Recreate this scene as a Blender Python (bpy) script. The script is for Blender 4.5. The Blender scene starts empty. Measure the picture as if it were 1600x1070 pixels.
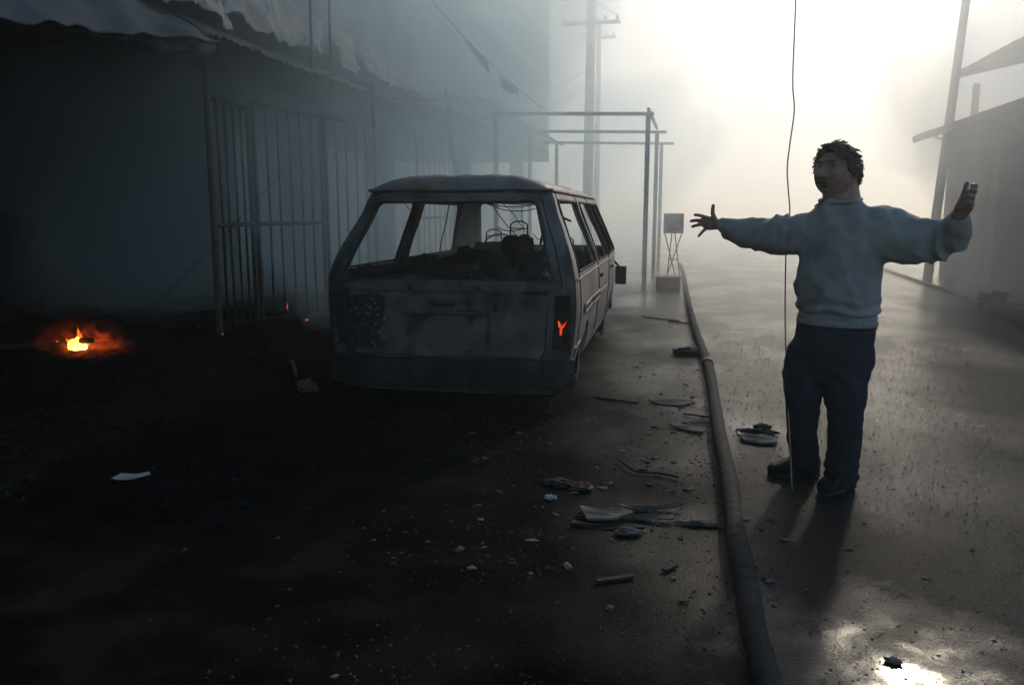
import bpy, bmesh, math, random
from mathutils import Vector, Matrix, noise
from mathutils.geometry import tessellate_polygon
R = math.radians
sc = bpy.context.scene
C = sc.collection

# ---------------------------------------------------------------- camera
cam_data = bpy.data.cameras.new('camera')
cam = bpy.data.objects.new('camera', cam_data); C.objects.link(cam)
cam_data.sensor_width = 36.0
cam_data.lens = 28.0
cam_data.clip_start = 0.05
cam_data.clip_end = 2000.0
cam.location = (0, 0, 1.36)
cam.rotation_euler = (R(90 - 9.13), 0, R(12.25))
sc.camera = cam

# ---------------------------------------------------------------- sky, sun, exposure
SUN_EL, SUN_AZ = 27.8, 15.7          # degrees; azimuth clockwise from +Y
world = bpy.data.worlds.new('World'); sc.world = world
world.use_nodes = True
wn = world.node_tree.nodes; wl = world.node_tree.links
bg = wn['Background']
sky = wn.new('ShaderNodeTexSky'); sky.sky_type = 'NISHITA'; sky.sun_disc = False
sky.sun_elevation = R(SUN_EL); sky.sun_rotation = R(SUN_AZ)
sky.air_density = 1.0; sky.dust_density = 0.4; sky.ozone_density = 3.0
wl.new(sky.outputs[0], bg.inputs[0]); bg.inputs[1].default_value = 0.15
sun_data = bpy.data.lights.new('sun', 'SUN')
sun_data.energy = 4.5; sun_data.angle = R(2.5); sun_data.color = (1.0, 0.87, 0.67)
sun = bpy.data.objects.new('sun', sun_data); C.objects.link(sun)
_sd = Vector((math.sin(R(SUN_AZ)) * math.cos(R(SUN_EL)), math.cos(R(SUN_AZ)) * math.cos(R(SUN_EL)), math.sin(R(SUN_EL))))
sun.rotation_euler = _sd.to_track_quat('Z', 'Y').to_euler()
sc.view_settings.view_transform = 'Standard'
sc.view_settings.look = 'None'
sc.view_settings.exposure = -0.15
sc.view_settings.gamma = 1.0
sc.render.film_transparent = False
cy = sc.cycles
cy.use_denoising = True
cy.denoiser = 'OPENIMAGEDENOISE'
cy.denoising_prefilter = 'ACCURATE'
cy.volume_bounces = 6
cy.max_bounces = 8
cy.transparent_max_bounces = 16
cy.volume_step_rate = 4.0
cy.volume_preview_step_rate = 4.0
cy.volume_max_steps = 64
cy.sample_clamp_indirect = 6.0

# ---------------------------------------------------------------- helpers
def tag(o, label=None, cat=None, group=None, kind=None):
    if label: o['label'] = label
    if cat: o['category'] = cat
    if group: o['group'] = group
    if kind: o['kind'] = kind
    return o

def empty(name, loc, label, cat, group=None, rz=0.0):
    o = bpy.data.objects.new(name, None); C.objects.link(o)
    o.empty_display_size = 0.1
    o.location = loc; o.rotation_euler = (0, 0, rz)
    return tag(o, label, cat, group)

def obj(name, bm, mats, parent=None, smooth=False, recalc=True):
    if recalc: bmesh.ops.recalc_face_normals(bm, faces=bm.faces[:])
    me = bpy.data.meshes.new(name)
    bm.to_mesh(me); bm.free()
    if not isinstance(mats, (list, tuple)): mats = [mats]
    for m in mats: me.materials.append(m)
    if smooth:
        me.polygons.foreach_set('use_smooth', [True] * len(me.polygons))
    o = bpy.data.objects.new(name, me); C.objects.link(o)
    if parent is not None: o.parent = parent
    return o

def box(bm, x0, x1, y0, y1, z0, z1, bev=0.0):
    r = bmesh.ops.create_cube(bm, size=1.0)
    vs = r['verts']
    for v in vs:
        v.co = Vector(((x0 + x1) / 2 + v.co.x * (x1 - x0), (y0 + y1) / 2 + v.co.y * (y1 - y0), (z0 + z1) / 2 + v.co.z * (z1 - z0)))
    if bev > 0:
        es = list({e for v in vs for e in v.link_edges})
        bmesh.ops.bevel(bm, geom=es, offset=bev, segments=2, affect='EDGES', profile=0.6)
    return vs

def frame_dirs(d):
    d = d.normalized()
    a = Vector((0, 0, 1)) if abs(d.z) < 0.9 else Vector((0, 1, 0))
    s = d.cross(a).normalized(); u = s.cross(d).normalized()
    return s, u

def tube(bm, pts, rad, n=8, cap=True, squash=None):
    """a tube through pts, rad one number or one per point"""
    pts = [Vector(p) for p in pts]
    if not isinstance(rad, (list, tuple)): rad = [rad] * len(pts)
    rings = []; s = None
    for i, p in enumerate(pts):
        d = (pts[min(i + 1, len(pts) - 1)] - pts[max(i - 1, 0)])
        if d.length < 1e-9: d = Vector((0, 0, 1))
        d.normalize()
        if s is None: s, u = frame_dirs(d)
        else:
            s = (s - d * s.dot(d)).normalized(); u = d.cross(s) * -1
            u = s.cross(d)
        ring = []
        for k in range(n):
            a = 2 * math.pi * k / n
            r = rad[i]
            ring.append(bm.verts.new(p + s * math.cos(a) * r + u * math.sin(a) * r * (squash or 1)))
        rings.append(ring)
    for a, b in zip(rings, rings[1:]):
        for k in range(n):
            bm.faces.new((a[k], a[(k + 1) % n], b[(k + 1) % n], b[k]))
    if cap:
        bm.faces.new(rings[0][::-1]); bm.faces.new(rings[-1])
    return rings

def bar(bm, a, b, w, h=None):
    """square bar from a to b"""
    a, b = Vector(a), Vector(b); h = h or w
    s, u = frame_dirs(b - a)
    vs = []
    for p in (a, b):
        vs.append([bm.verts.new(p + s * sx * w / 2 + u * sy * h / 2) for sx, sy in ((-1, -1), (1, -1), (1, 1), (-1, 1))])
    for k in range(4): bm.faces.new((vs[0][k], vs[0][(k + 1) % 4], vs[1][(k + 1) % 4], vs[1][k]))
    bm.faces.new(vs[0][::-1]); bm.faces.new(vs[1])

def catmull(pts, n=8):
    pts = [Vector(p) for p in pts]; out = []
    for i in range(len(pts) - 1):
        p0 = pts[max(i - 1, 0)]; p1 = pts[i]; p2 = pts[i + 1]; p3 = pts[min(i + 2, len(pts) - 1)]
        for k in range(n):
            t = k / n
            out.append(0.5 * ((2 * p1) + (p2 - p0) * t + (2 * p0 - 5 * p1 + 4 * p2 - p3) * t * t + (3 * p1 - p0 - 3 * p2 + p3) * t ** 3))
    out.append(pts[-1]); return out

def interp(tab, x):
    if x <= tab[0][0]: return tab[0][1]
    for (a, b), (c, d) in zip(tab, tab[1:]):
        if x <= c:
            t = (x - a) / (c - a); t = t * t * (3 - 2 * t) * 0.4 + t * 0.6
            return b + (d - b) * t
    return tab[-1][1]

def nz(p, s=1.0, seed=0.0):
    return noise.noise(Vector((p[0] * s + seed, p[1] * s + seed * 1.7, p[2] * s - seed)))

# ---- materials
def mat(name, col, rough=0.7, metal=0.0, col2=None, scale=6.0, lo=0.4, hi=0.6, bump=0.0, bscale=40.0, rough2=None,
        col3=None, scale3=2.0, lo3=0.55, hi3=0.65, detail=8.0, spec=0.5, stretch=None, bdist=0.01):
    m = bpy.data.materials.new(name); m.use_nodes = True
    N = m.node_tree.nodes; L = m.node_tree.links
    b = N['Principled BSDF']
    b.inputs['Roughness'].default_value = rough; b.inputs['Metallic'].default_value = metal
    b.inputs['Specular IOR Level'].default_value = spec
    b.inputs['Base Color'].default_value = (*col, 1)
    tc = N.new('ShaderNodeTexCoord')
    src = tc.outputs['Object']
    if stretch:
        mp = N.new('ShaderNodeMapping'); mp.inputs['Scale'].default_value = stretch
        L.new(src, mp.inputs[0]); src = mp.outputs[0]
    def ns(sc_, lo_, hi_, det=detail):
        n = N.new('ShaderNodeTexNoise'); n.inputs['Scale'].default_value = sc_; n.inputs['Detail'].default_value = det
        n.inputs['Roughness'].default_value = 0.62
        L.new(src, n.inputs['Vector'])
        r = N.new('ShaderNodeMapRange'); r.inputs['From Min'].default_value = lo_; r.inputs['From Max'].default_value = hi_
        L.new(n.outputs['Fac'], r.inputs['Value']); return r.outputs[0]
    if col2:
        f = ns(scale, lo, hi)
        mx = N.new('ShaderNodeMix'); mx.data_type = 'RGBA'
        mx.inputs['A'].default_value = (*col, 1); mx.inputs['B'].default_value = (*col2, 1)
        L.new(f, mx.inputs['Factor']); out = mx.outputs['Result']
        if rough2 is not None:
            mr = N.new('ShaderNodeMix'); mr.inputs['A'].default_value = rough; mr.inputs['B'].default_value = rough2
            L.new(f, mr.inputs['Factor']); L.new(mr.outputs['Result'], b.inputs['Roughness'])
        if col3:
            f3 = ns(scale3, lo3, hi3)
            m3 = N.new('ShaderNodeMix'); m3.data_type = 'RGBA'
            L.new(out, m3.inputs['A']); m3.inputs['B'].default_value = (*col3, 1); L.new(f3, m3.inputs['Factor'])
            out = m3.outputs['Result']
        L.new(out, b.inputs['Base Color'])
    if bump:
        n = N.new('ShaderNodeTexNoise'); n.inputs['Scale'].default_value = bscale; n.inputs['Detail'].default_value = 6
        L.new(src, n.inputs['Vector'])
        bp = N.new('ShaderNodeBump'); bp.inputs['Strength'].default_value = bump; bp.inputs['Distance'].default_value = bdist
        L.new(n.outputs['Fac'], bp.inputs['Height']); L.new(bp.outputs[0], b.inputs['Normal'])
    return m

def emis(name, stops, strength, scale=3.0):
    """hot glowing matter: colour runs over a noise"""
    m = bpy.data.materials.new(name); m.use_nodes = True
    N = m.node_tree.nodes; L = m.node_tree.links
    b = N['Principled BSDF']; b.inputs['Base Color'].default_value = (0.02, 0.015, 0.01, 1)
    tc = N.new('ShaderNodeTexCoord'); n = N.new('ShaderNodeTexNoise'); n.inputs['Scale'].default_value = scale
    L.new(tc.outputs['Object'], n.inputs['Vector'])
    cr = N.new('ShaderNodeValToRGB'); el = cr.color_ramp.elements
    el[0].position = stops[0][0]; el[0].color = (*stops[0][1], 1)
    el[1].position = stops[-1][0]; el[1].color = (*stops[-1][1], 1)
    for p, c in stops[1:-1]:
        e = el.new(p); e.color = (*c, 1)
    L.new(n.outputs['Fac'], cr.inputs[0]); L.new(cr.outputs[0], b.inputs['Emission Color'])
    b.inputs['Emission Strength'].default_value = strength
    return m

# ---------------------------------------------------------------- the ground: wet road with soot and painted dark towards stalls and camera
def ground_material():
    m = bpy.data.materials.new('wet_road'); m.use_nodes = True
    N = m.node_tree.nodes; L = m.node_tree.links; b = N['Principled BSDF']
    tc = N.new('ShaderNodeTexCoord'); P = tc.outputs['Object']
    def noise_(s, d=8, r=0.6, vec=P):
        n = N.new('ShaderNodeTexNoise'); n.inputs['Scale'].default_value = s; n.inputs['Detail'].default_value = d; n.inputs['Roughness'].default_value = r
        L.new(vec, n.inputs['Vector']); return n.outputs['Fac']
    def rng(v, a, b_, c=0., d=1.):
        r = N.new('ShaderNodeMapRange'); r.inputs['From Min'].default_value = a; r.inputs['From Max'].default_value = b_
        r.inputs['To Min'].default_value = c; r.inputs['To Max'].default_value = d; L.new(v, r.inputs['Value']); return r.outputs[0]
    def mixc(f, a, b_):
        x = N.new('ShaderNodeMix'); x.data_type = 'RGBA'; L.new(f, x.inputs['Factor'])
        for s_, v in (('A', a), ('B', b_)):
            if isinstance(v, tuple): x.inputs[s_].default_value = (*v, 1)
            else: L.new(v, x.inputs[s_])
        return x.outputs['Result']
    def math_(op, a, b_):
        x = N.new('ShaderNodeMath'); x.operation = op
        for i, v in enumerate((a, b_)):
            if isinstance(v, (int, float)): x.inputs[i].default_value = v
            else: L.new(v, x.inputs[i])
        return x.outputs[0]
    sep = N.new('ShaderNodeSeparateXYZ'); L.new(P, sep.inputs[0])
    big = noise_(0.55, 5); mid = noise_(3.0, 8); fine = noise_(75.0, 5, 0.75); grit = noise_(230., 3, 0.7)
    # soot by the stalls, carried on over the near road as painted dark reflection, ragged
    lim = math_('ADD', math_('ADD', sep.outputs['X'], math_('MULTIPLY', sep.outputs['Y'], 0.16)), math_('MULTIPLY', math_('SUBTRACT', big, 0.5), 3.0))
    soot_dark = rng(lim, 1.75, -0.1)
    basec = mixc(rng(mid, 0.35, 0.65), (0.017, 0.0155, 0.014), (0.034, 0.030, 0.026))
    basec = mixc(rng(fine, 0.52, 0.72), basec, (0.018, 0.017, 0.016))
    speck = noise_(110.0, 2, 0.5)
    basec = mixc(rng(speck, 0.62, 0.68), basec, (0.11, 0.10, 0.09))
    basec = mixc(soot_dark, basec, mixc(rng(mid, 0.45, 0.7), (0.003, 0.0035, 0.004), (0.012, 0.012, 0.012)))
    L.new(basec, b.inputs['Base Color'])
    mp = N.new('ShaderNodeMapping'); mp.inputs['Scale'].default_value = (1.0, 0.6, 1.0); L.new(P, mp.inputs[0])
    pud = noise_(0.9, 6, 0.55, mp.outputs[0])
    wet = rng(pud, 0.46, 0.60)
    rough = math_('ADD', rng(wet, 0, 1, 0.16, 0.08), math_('MULTIPLY', mid, 0.04))
    rough = math_('ADD', rough, math_('MULTIPLY', soot_dark, 0.35))
    L.new(rough, b.inputs['Roughness'])
    sp = math_('MULTIPLY', rng(soot_dark, 0, 1, 0.07, 0.006), rng(wet, 0, 1, 0.65, 1.25))
    # one shallow ragged puddle, added at the sun's mirror point for the glint
    vd = N.new('ShaderNodeVectorMath'); vd.operation = 'DISTANCE'; vd.inputs[1].default_value = (0.71, 2.44, 0.0); L.new(P, vd.inputs[0])
    pj = math_('ADD', vd.outputs['Value'], math_('MULTIPLY', math_('SUBTRACT', noise_(5.0, 6), 0.5), 0.9))
    film = rng(pj, 0.60, -0.12)
    sp = math_('ADD', sp, math_('MULTIPLY', film, 0.45))
    rough = math_('SUBTRACT', rough, math_('MULTIPLY', film, 0.16))
    L.new(math_('MAXIMUM', rough, 0.05), b.inputs['Roughness'])
    L.new(sp, b.inputs['Specular IOR Level'])
    bp = N.new('ShaderNodeBump'); bp.inputs['Distance'].default_value = 0.0045
    L.new(math_('MULTIPLY', rng(wet, 0, 1, 0.85, 0.55), math_('SUBTRACT', 1.0, math_('MULTIPLY', rng(film, 0.35, 0.85), 0.96))), bp.inputs['Strength'])
    vor = N.new('ShaderNodeTexVoronoi'); vor.inputs['Scale'].default_value = 150.0; L.new(P, vor.inputs['Vector'])
    h = math_('ADD', math_('MULTIPLY', fine, 1.0), math_('ADD', math_('MULTIPLY', grit, 0.4), math_('MULTIPLY', vor.outputs['Distance'], -0.6)))
    L.new(h, bp.inputs['Height'])
    bp2 = N.new('ShaderNodeBump'); bp2.inputs['Distance'].default_value = 0.008; bp2.inputs['Strength'].default_value = 0.25
    L.new(mid, bp2.inputs['Height']); L.new(bp.outputs[0], bp2.inputs['Normal'])
    L.new(bp2.outputs[0], b.inputs['Normal'])
    return m
M_ground = ground_material()
def GH(x, y):
    return 0.006 * (nz((x, y, 0), 0.45, 3) + 0.5 * nz((x, y, 0), 1.3, 9)) - 0.004 if (-8 < x < 6.2 and 0 < y < 22) else 0.0
bm = bmesh.new()
xs = [-120, -40, -12] + [-8 + 0.25 * i for i in range(0, 57)] + [9, 14, 40, 120]
ys = [-60, -6] + [0.25 * i for i in range(0, 89)] + [26, 34, 60, 220]
gv = []
for y in ys:
    row = []
    for x in xs:
        row.append(bm.verts.new((x, y, GH(x, y))))
    gv.append(row)
for j in range(len(ys) - 1):
    for i in range(len(xs) - 1):
        bm.faces.new((gv[j][i], gv[j][i + 1], gv[j + 1][i + 1], gv[j + 1][i]))
ground = obj('ground', bm, M_ground, smooth=True); tag(ground, kind='structure')

M_sooty_plaster = mat('sooty_plaster', (0.20, 0.20, 0.195), 0.9, col2=(0.34, 0.34, 0.33), scale=0.8, lo=0.35, hi=0.7, col3=(0.03, 0.03, 0.032), scale3=0.5, lo3=0.5, hi3=0.68, bump=0.4, bscale=14)
M_soot_wall = mat('burnt_wall', (0.012, 0.013, 0.014), 0.95, col2=(0.03, 0.03, 0.03), scale=2.0, lo=0.4, hi=0.7, bump=0.5, bscale=18)
M_dark_steel = mat('burnt_steel', (0.030, 0.030, 0.030), 0.75, 0.2, col2=(0.075, 0.05, 0.036), scale=9, lo=0.45, hi=0.65, bump=0.3, bscale=60)
M_tin = mat('scorched_tin', (0.05, 0.052, 0.055), 0.7, 0.3, col2=(0.11, 0.11, 0.11), scale=3, lo=0.4, hi=0.65, col3=(0.045, 0.03, 0.022), scale3=5, lo3=0.55, hi3=0.65)
M_white_frame = mat('grey_painted_steel', (0.18, 0.20, 0.21), 0.6, 0.1, col2=(0.05, 0.05, 0.05), scale=8, lo=0.5, hi=0.7)

# ---- building along the left with an open burnt arcade at street level
bt = empty('market_building', (-4.3, 0, 0), 'grey concrete market building above the burnt shops, on the left of the street', 'building')
def bobj(name, bm, m, **k):
    o = obj(name, bm, m, bt, **k); o.location = (4.3, 0, 0); return o
bm = bmesh.new()
# upper storeys with window openings: built from piers and spandrels
Y0, Y1, ZT = -6.0, 25.2, 11.5
wy = [-3.5 + 3.6 * i for i in range(8)]
def wall_strip(z0, z1): box(bm, -4.62, -4.3, Y0, Y1, z0, z1)
wall_strip(3.25, 4.75); wall_strip(6.35, 7.95); wall_strip(9.5, ZT)
for z0, z1 in ((4.75, 6.35), (7.95, 9.5)):
    edges = [Y0]
    for w in wy: edges += [w, w + 1.5]
    edges.append(Y1)
    for a, b_ in zip(edges[::2], edges[1::2]): box(bm, -4.62, -4.3, a, b_, z0, z1)
box(bm, -8.5, -4.63, Y1 - .3, Y1 - 0.003, 3.25, ZT); box(bm, -8.5, -4.63, Y0 + 0.003, Y0 + .3, 3.25, ZT)
bobj('wall', bm, M_sooty_plaster)
bm = bmesh.new(); box(bm, -8.6, -4.25, Y0 - 0.1, Y1 + 0.1, ZT + .003, ZT + .25); bobj('roof', bm, M_sooty_plaster)
bm = bmesh.new(); box(bm, -8.5, -4.28, Y0, Y1, 2.98, 3.247); bobj('floor_slab', bm, M_soot_wall)
bm = bmesh.new(); box(bm, -8.8, -8.503, Y0, Y1, 3.0, ZT - .01); box(bm, -8.8, -8.503, Y0, 14.2, -.02, 2.997); box(bm, -8.8, -8.503, 16.5, 18.0, -.02, 2.997); bobj('back_wall', bm, M_soot_wall)
for y in (-5.6, -1.6, 2.4, 13.2, 18.4, 24.7):
    bm = bmesh.new(); box(bm, -5.4, -5.0, y - .2, y + .2, -0.02, 2.98, .02); bobj('column', bm, M_soot_wall)
for y in (2.2,):
    bm = bmesh.new(); box(bm, -8.5, -5.5, y - .08, y + .08, -0.02, 2.975); bobj('partition_wall', bm, M_soot_wall)
M_pane = mat('dusty_pane', (0.03, 0.034, 0.036), 0.35, spec=0.6)
for z0, z1 in ((4.75, 6.35), (7.95, 9.5)):
    for w in wy:
        bm = bmesh.new()
        for a, b_ in ((w, w + .07), (w + .72, w + .78), (w + 1.43, w + 1.5)): box(bm, -4.52, -4.45, a, b_, z0, z1)
        for a, b_ in ((z0, z0 + .07), (z1 - .07, z1)): box(bm, -4.515, -4.455, w, w + 1.5, a, b_)
        wo = bobj('window', bm, M_dark_steel)
        bm = bmesh.new(); box(bm, -4.49, -4.48, w + .071, w + 1.429, z0 + .071, z1 - .071)
        pn = obj('pane', bm, M_pane, wo)
# balcony slabs
for (a, b_, z) in ((13.0, 21.0, 4.6), (16.5, 25.0, 7.7)):
    bm = bmesh.new(); box(bm, -4.297, -3.55, a, b_, z, z + .16)
    balc = bobj('balcony', bm, M_sooty_plaster)
    bm = bmesh.new()
    n = int((b_ - a) / .16)
    for i in range(n + 1): bar(bm, (-3.6, a + .04 + i * (b_ - a - .08) / n, z + .16), (-3.6, a + .04 + i * (b_ - a - .08) / n, z + 1.0), .02)
    bar(bm, (-3.6, a, z + 1.02), (-3.6, b_, z + 1.02), .045)
    obj('railing', bm, M_dark_steel, balc)

# ---- right hand row of shops
rt = empty('shop_building', (6.2, 15, 0), 'two storey shop building with sloping awnings at the right edge', 'building')
def robj(name, bm, m, par=None, **k):
    o = obj(name, bm, m, par or rt, **k)
    if par is None: o.location = (-6.2, -15, 0)
    return o
M_right = mat('right_plaster', (0.30, 0.29, 0.27), 0.9, col2=(0.16, 0.16, 0.155), scale=1.2, lo=0.4, hi=0.7)
bm = bmesh.new(); box(bm, 5.85, 9.5, 11.2, 20.5, -0.02, 3.3); robj('ground_floor', bm, M_right)
bm = bmesh.new()
for y in (10.7, 14.1, 17.4, 20.7): box(bm, 6.3, 6.42, y - .07, y + .07, 3.303, 4.3)
box(bm, 9.0, 9.4, 10.7, 20.8, 3.303, 3.7)
robj('upper_post', bm, M_right)
def awning(name, xo, xi, y0, y1, zo, zi, th):
    bm = bmesh.new()
    n = 40
    top = [[bm.verts.new((x, y0 + (y1 - y0) * j / n, z + (0.02 if j % 2 else 0) + 0.02 * nz((x, j * .3, 0), 1, 5))) for x, z in ((xo, zo), ((xo + xi) / 2, (zo + zi) / 2), (xi, zi))] for j in range(n + 1)]
    for a, b_ in zip(top, top[1:]):
        for k in range(2): bm.faces.new((a[k], a[k + 1], b_[k + 1], b_[k]))
    o = robj(name, bm, M_tin)
    md = o.modifiers.new('s', 'SOLIDIFY'); md.thickness = th; md.offset = -1
    return o
awning('upper_awning', 5.45, 9.4, 9.0, 19.4, 4.32, 5.15, .10)
awning('lower_awning', 4.95, 5.9, 9.6, 20.2, 3.10, 3.42, .14)
for y in (12.7, 15.8, 19.0):
    bm = bmesh.new(); box(bm, 5.79, 5.847, y - 1.3, y + 1.3, 0.0, 2.7)
    for k in range(27): box(bm, 5.77, 5.79, y - 1.29, y + 1.29, 0.02 + k * .1, 0.07 + k * .1)
    robj('shutter', bm, M_tin)
for y in (12.9, 16.2, 19.4):
    bm = bmesh.new(); bar(bm, (5.84, y, 2.75), (5.1, y, 3.08), .04); robj('awning_bracket', bm, M_dark_steel)

# ---------------------------------------------------------------- the burnt van
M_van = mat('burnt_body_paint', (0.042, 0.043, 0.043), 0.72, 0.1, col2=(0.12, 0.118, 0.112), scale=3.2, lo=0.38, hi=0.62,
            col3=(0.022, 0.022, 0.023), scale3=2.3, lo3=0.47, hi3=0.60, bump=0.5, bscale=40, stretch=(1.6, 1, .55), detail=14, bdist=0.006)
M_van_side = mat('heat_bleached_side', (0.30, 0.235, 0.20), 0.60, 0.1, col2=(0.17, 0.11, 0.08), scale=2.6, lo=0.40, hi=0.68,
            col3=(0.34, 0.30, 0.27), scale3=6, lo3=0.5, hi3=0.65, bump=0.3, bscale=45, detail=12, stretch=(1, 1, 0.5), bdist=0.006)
M_roof = mat('scaled_roof_paint', (0.10, 0.10, 0.097), 0.6, 0.1, col2=(0.22, 0.21, 0.19), scale=2.4, lo=0.4, hi=0.62,
            col3=(0.16, 0.085, 0.05), scale3=3.4, lo3=0.56, hi3=0.66, bump=0.3, bscale=50, detail=12, bdist=0.006)
M_char = mat('charred_black', (0.014, 0.014, 0.014), 0.9, col2=(0.035, 0.033, 0.03), scale=12, lo=0.45, hi=0.65, bump=0.6, bscale=50)
M_ashy = mat('ash_heap', (0.012, 0.012, 0.012), 0.95, col2=(0.16, 0.14, 0.12), scale=5, lo=0.56, hi=0.72, bump=0.7, bscale=40)
M_gap = mat('seam_black', (0.006, 0.006, 0.006), 0.95)

def tail_material():
    """tailgate skin: ash grey with a flaked black field where the paint blistered off"""
    m = mat('flaked_tailgate', (0.040, 0.042, 0.042), 0.72, 0.1, col2=(0.125, 0.122, 0.115), scale=4.5, lo=0.38, hi=0.68,
            col3=(0.022, 0.022, 0.022), scale3=3.4, lo3=0.52, hi3=0.62, bump=0.6, bscale=55, detail=12, bdist=0.006)
    N = m.node_tree.nodes; L = m.node_tree.links; b = N['Principled BSDF']
    prev = b.inputs['Base Color'].links[0].from_socket
    tc = N.new('ShaderNodeTexCoord'); sep = N.new('ShaderNodeSeparateXYZ'); L.new(tc.outputs['Object'], sep.inputs[0])
    def mr(v, a, b_, inv=False):
        r = N.new('ShaderNodeMapRange'); r.inputs['From Min'].default_value = a; r.inputs['From Max'].default_value = b_
        L.new(v, r.inputs['Value']); return r.outputs[0]
    def mul(a, b_, op='MULTIPLY'):
        x = N.new('ShaderNodeMath'); x.operation = op
        for i, v in enumerate((a, b_)):
            if isinstance(v, (int, float)): x.inputs[i].default_value = v
            else: L.new(v, x.inputs[i])
        return x.outputs[0]
    n1 = N.new('ShaderNodeTexNoise'); n1.inputs['Scale'].default_value = 9; n1.inputs['Detail'].default_value = 10; L.new(tc.outputs['Object'], n1.inputs['Vector'])
    jit = mul(mul(n1.outputs['Fac'], 0.5, 'SUBTRACT'), 0.22)
    xx = mul(sep.outputs['X'], jit, 'ADD'); zz = mul(sep.outputs['Z'], jit, 'ADD')
    field = mul(mul(mr(xx, -0.45, -0.47), mr(zz, 0.385, 0.40)), mr(zz, 0.80, 0.785))
    n2 = N.new('ShaderNodeTexNoise'); n2.inputs['Scale'].default_value = 38; n2.inputs['Detail'].default_value = 8; L.new(tc.outputs['Object'], n2.inputs['Vector'])
    flake = mr(n2.outputs['Fac'], 0.60, 0.63)
    fc = N.new('ShaderNodeMix'); fc.data_type = 'RGBA'; L.new(flake, fc.inputs['Factor'])
    fc.inputs['A'].default_value = (0.014, 0.015, 0.016, 1); fc.inputs['B'].default_value = (0.20, 0.19, 0.17, 1)
    mx = N.new('ShaderNodeMix'); mx.data_type = 'RGBA'; L.new(field, mx.inputs['Factor']); L.new(prev, mx.inputs['A']); L.new(fc.outputs['Result'], mx.inputs['B'])
    # the rusty oval where the plate was
    cx = mul(xx, 0.0, 'SUBTRACT'); cz = mul(mul(zz, 0.51, 'SUBTRACT'), 1.9)
    d = mul(mul(cx, cx), mul(cz, cz), 'ADD')
    pl = mr(d, 0.055, 0.042)
    m3 = N.new('ShaderNodeMix'); m3.data_type = 'RGBA'; L.new(mul(pl, 0.7), m3.inputs['Factor']); L.new(mx.outputs['Result'], m3.inputs['A']); m3.inputs['B'].default_value = (0.10, 0.085, 0.06, 1)
    L.new(m3.outputs['Result'], b.inputs['Base Color'])
    return m
M_tail = tail_material()

W_TAB = [(0.10, .81), (0.25, .875), (0.45, .920), (0.70, .940), (0.90, .932), (0.97, .912), (1.47, .728), (1.56, .680)]
def vw(z): return interp(W_TAB, z)
def yr(z): return interp([(0.1, .02), (0.30, 0.0), (0.90, 0.0), (0.95, .015), (1.50, .33), (1.56, .38)], z)
LEN = 4.6
def yf(z): return interp([(0.1, 4.5), (0.35, 4.60), (0.92, 4.56), (1.0, 4.50), (1.56, 3.86)], z)
def nar(y):
    k = 1.0
    if y > 3.7: k *= 1 - 0.07 * ((y - 3.7) / .9) ** 2
    if y < .25: k *= 1 - 0.02 * ((.25 - y) / .25) ** 2
    return k
def dent(p, a=0.010):
    return a * nz(p, 2.3, 4) + a * .5 * nz(p, 6.0, 8)
def side_fn(sx):
    def f(t, z):
        a = yr(z) + .13; b_ = yf(z) - .12
        y = a + t * (b_ - a)
        x = vw(z) * nar(y)
        x += dent((sx * 3, y, z))
        return Vector((sx * x, y, z))
    return f
def rear_fn(off=0.0):
    def f(u, z):        # u -1..1
        w = vw(z) * nar(yr(z) + .13)
        y = yr(z) + .05 * u * u + .08 * abs(u) ** 8 - off + dent((u, 9, z), .008)
        return Vector((u * w, y, z))
    return f
def front_fn(off=0.0):
    def f(u, z):
        w = vw(z) * nar(yf(z) - .12)
        y = yf(z) - .05 * u * u - .07 * abs(u) ** 8 + off
        return Vector((u * w, y, z))
    return f
def rrect(x0, x1, y0, y1, r=0.03, n=4, ry=None):
    ry = ry or r; out = []
    for cx_, cy_, a0 in ((x1 - r, y1 - ry, 0), (x0 + r, y1 - ry, 90), (x0 + r, y0 + ry, 180), (x1 - r, y0 + ry, 270)):
        for k in range(n + 1):
            a = R(a0 + 90 * k / n); out.append((cx_ + r * math.cos(a), cy_ + ry * math.sin(a)))
    return out
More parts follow.
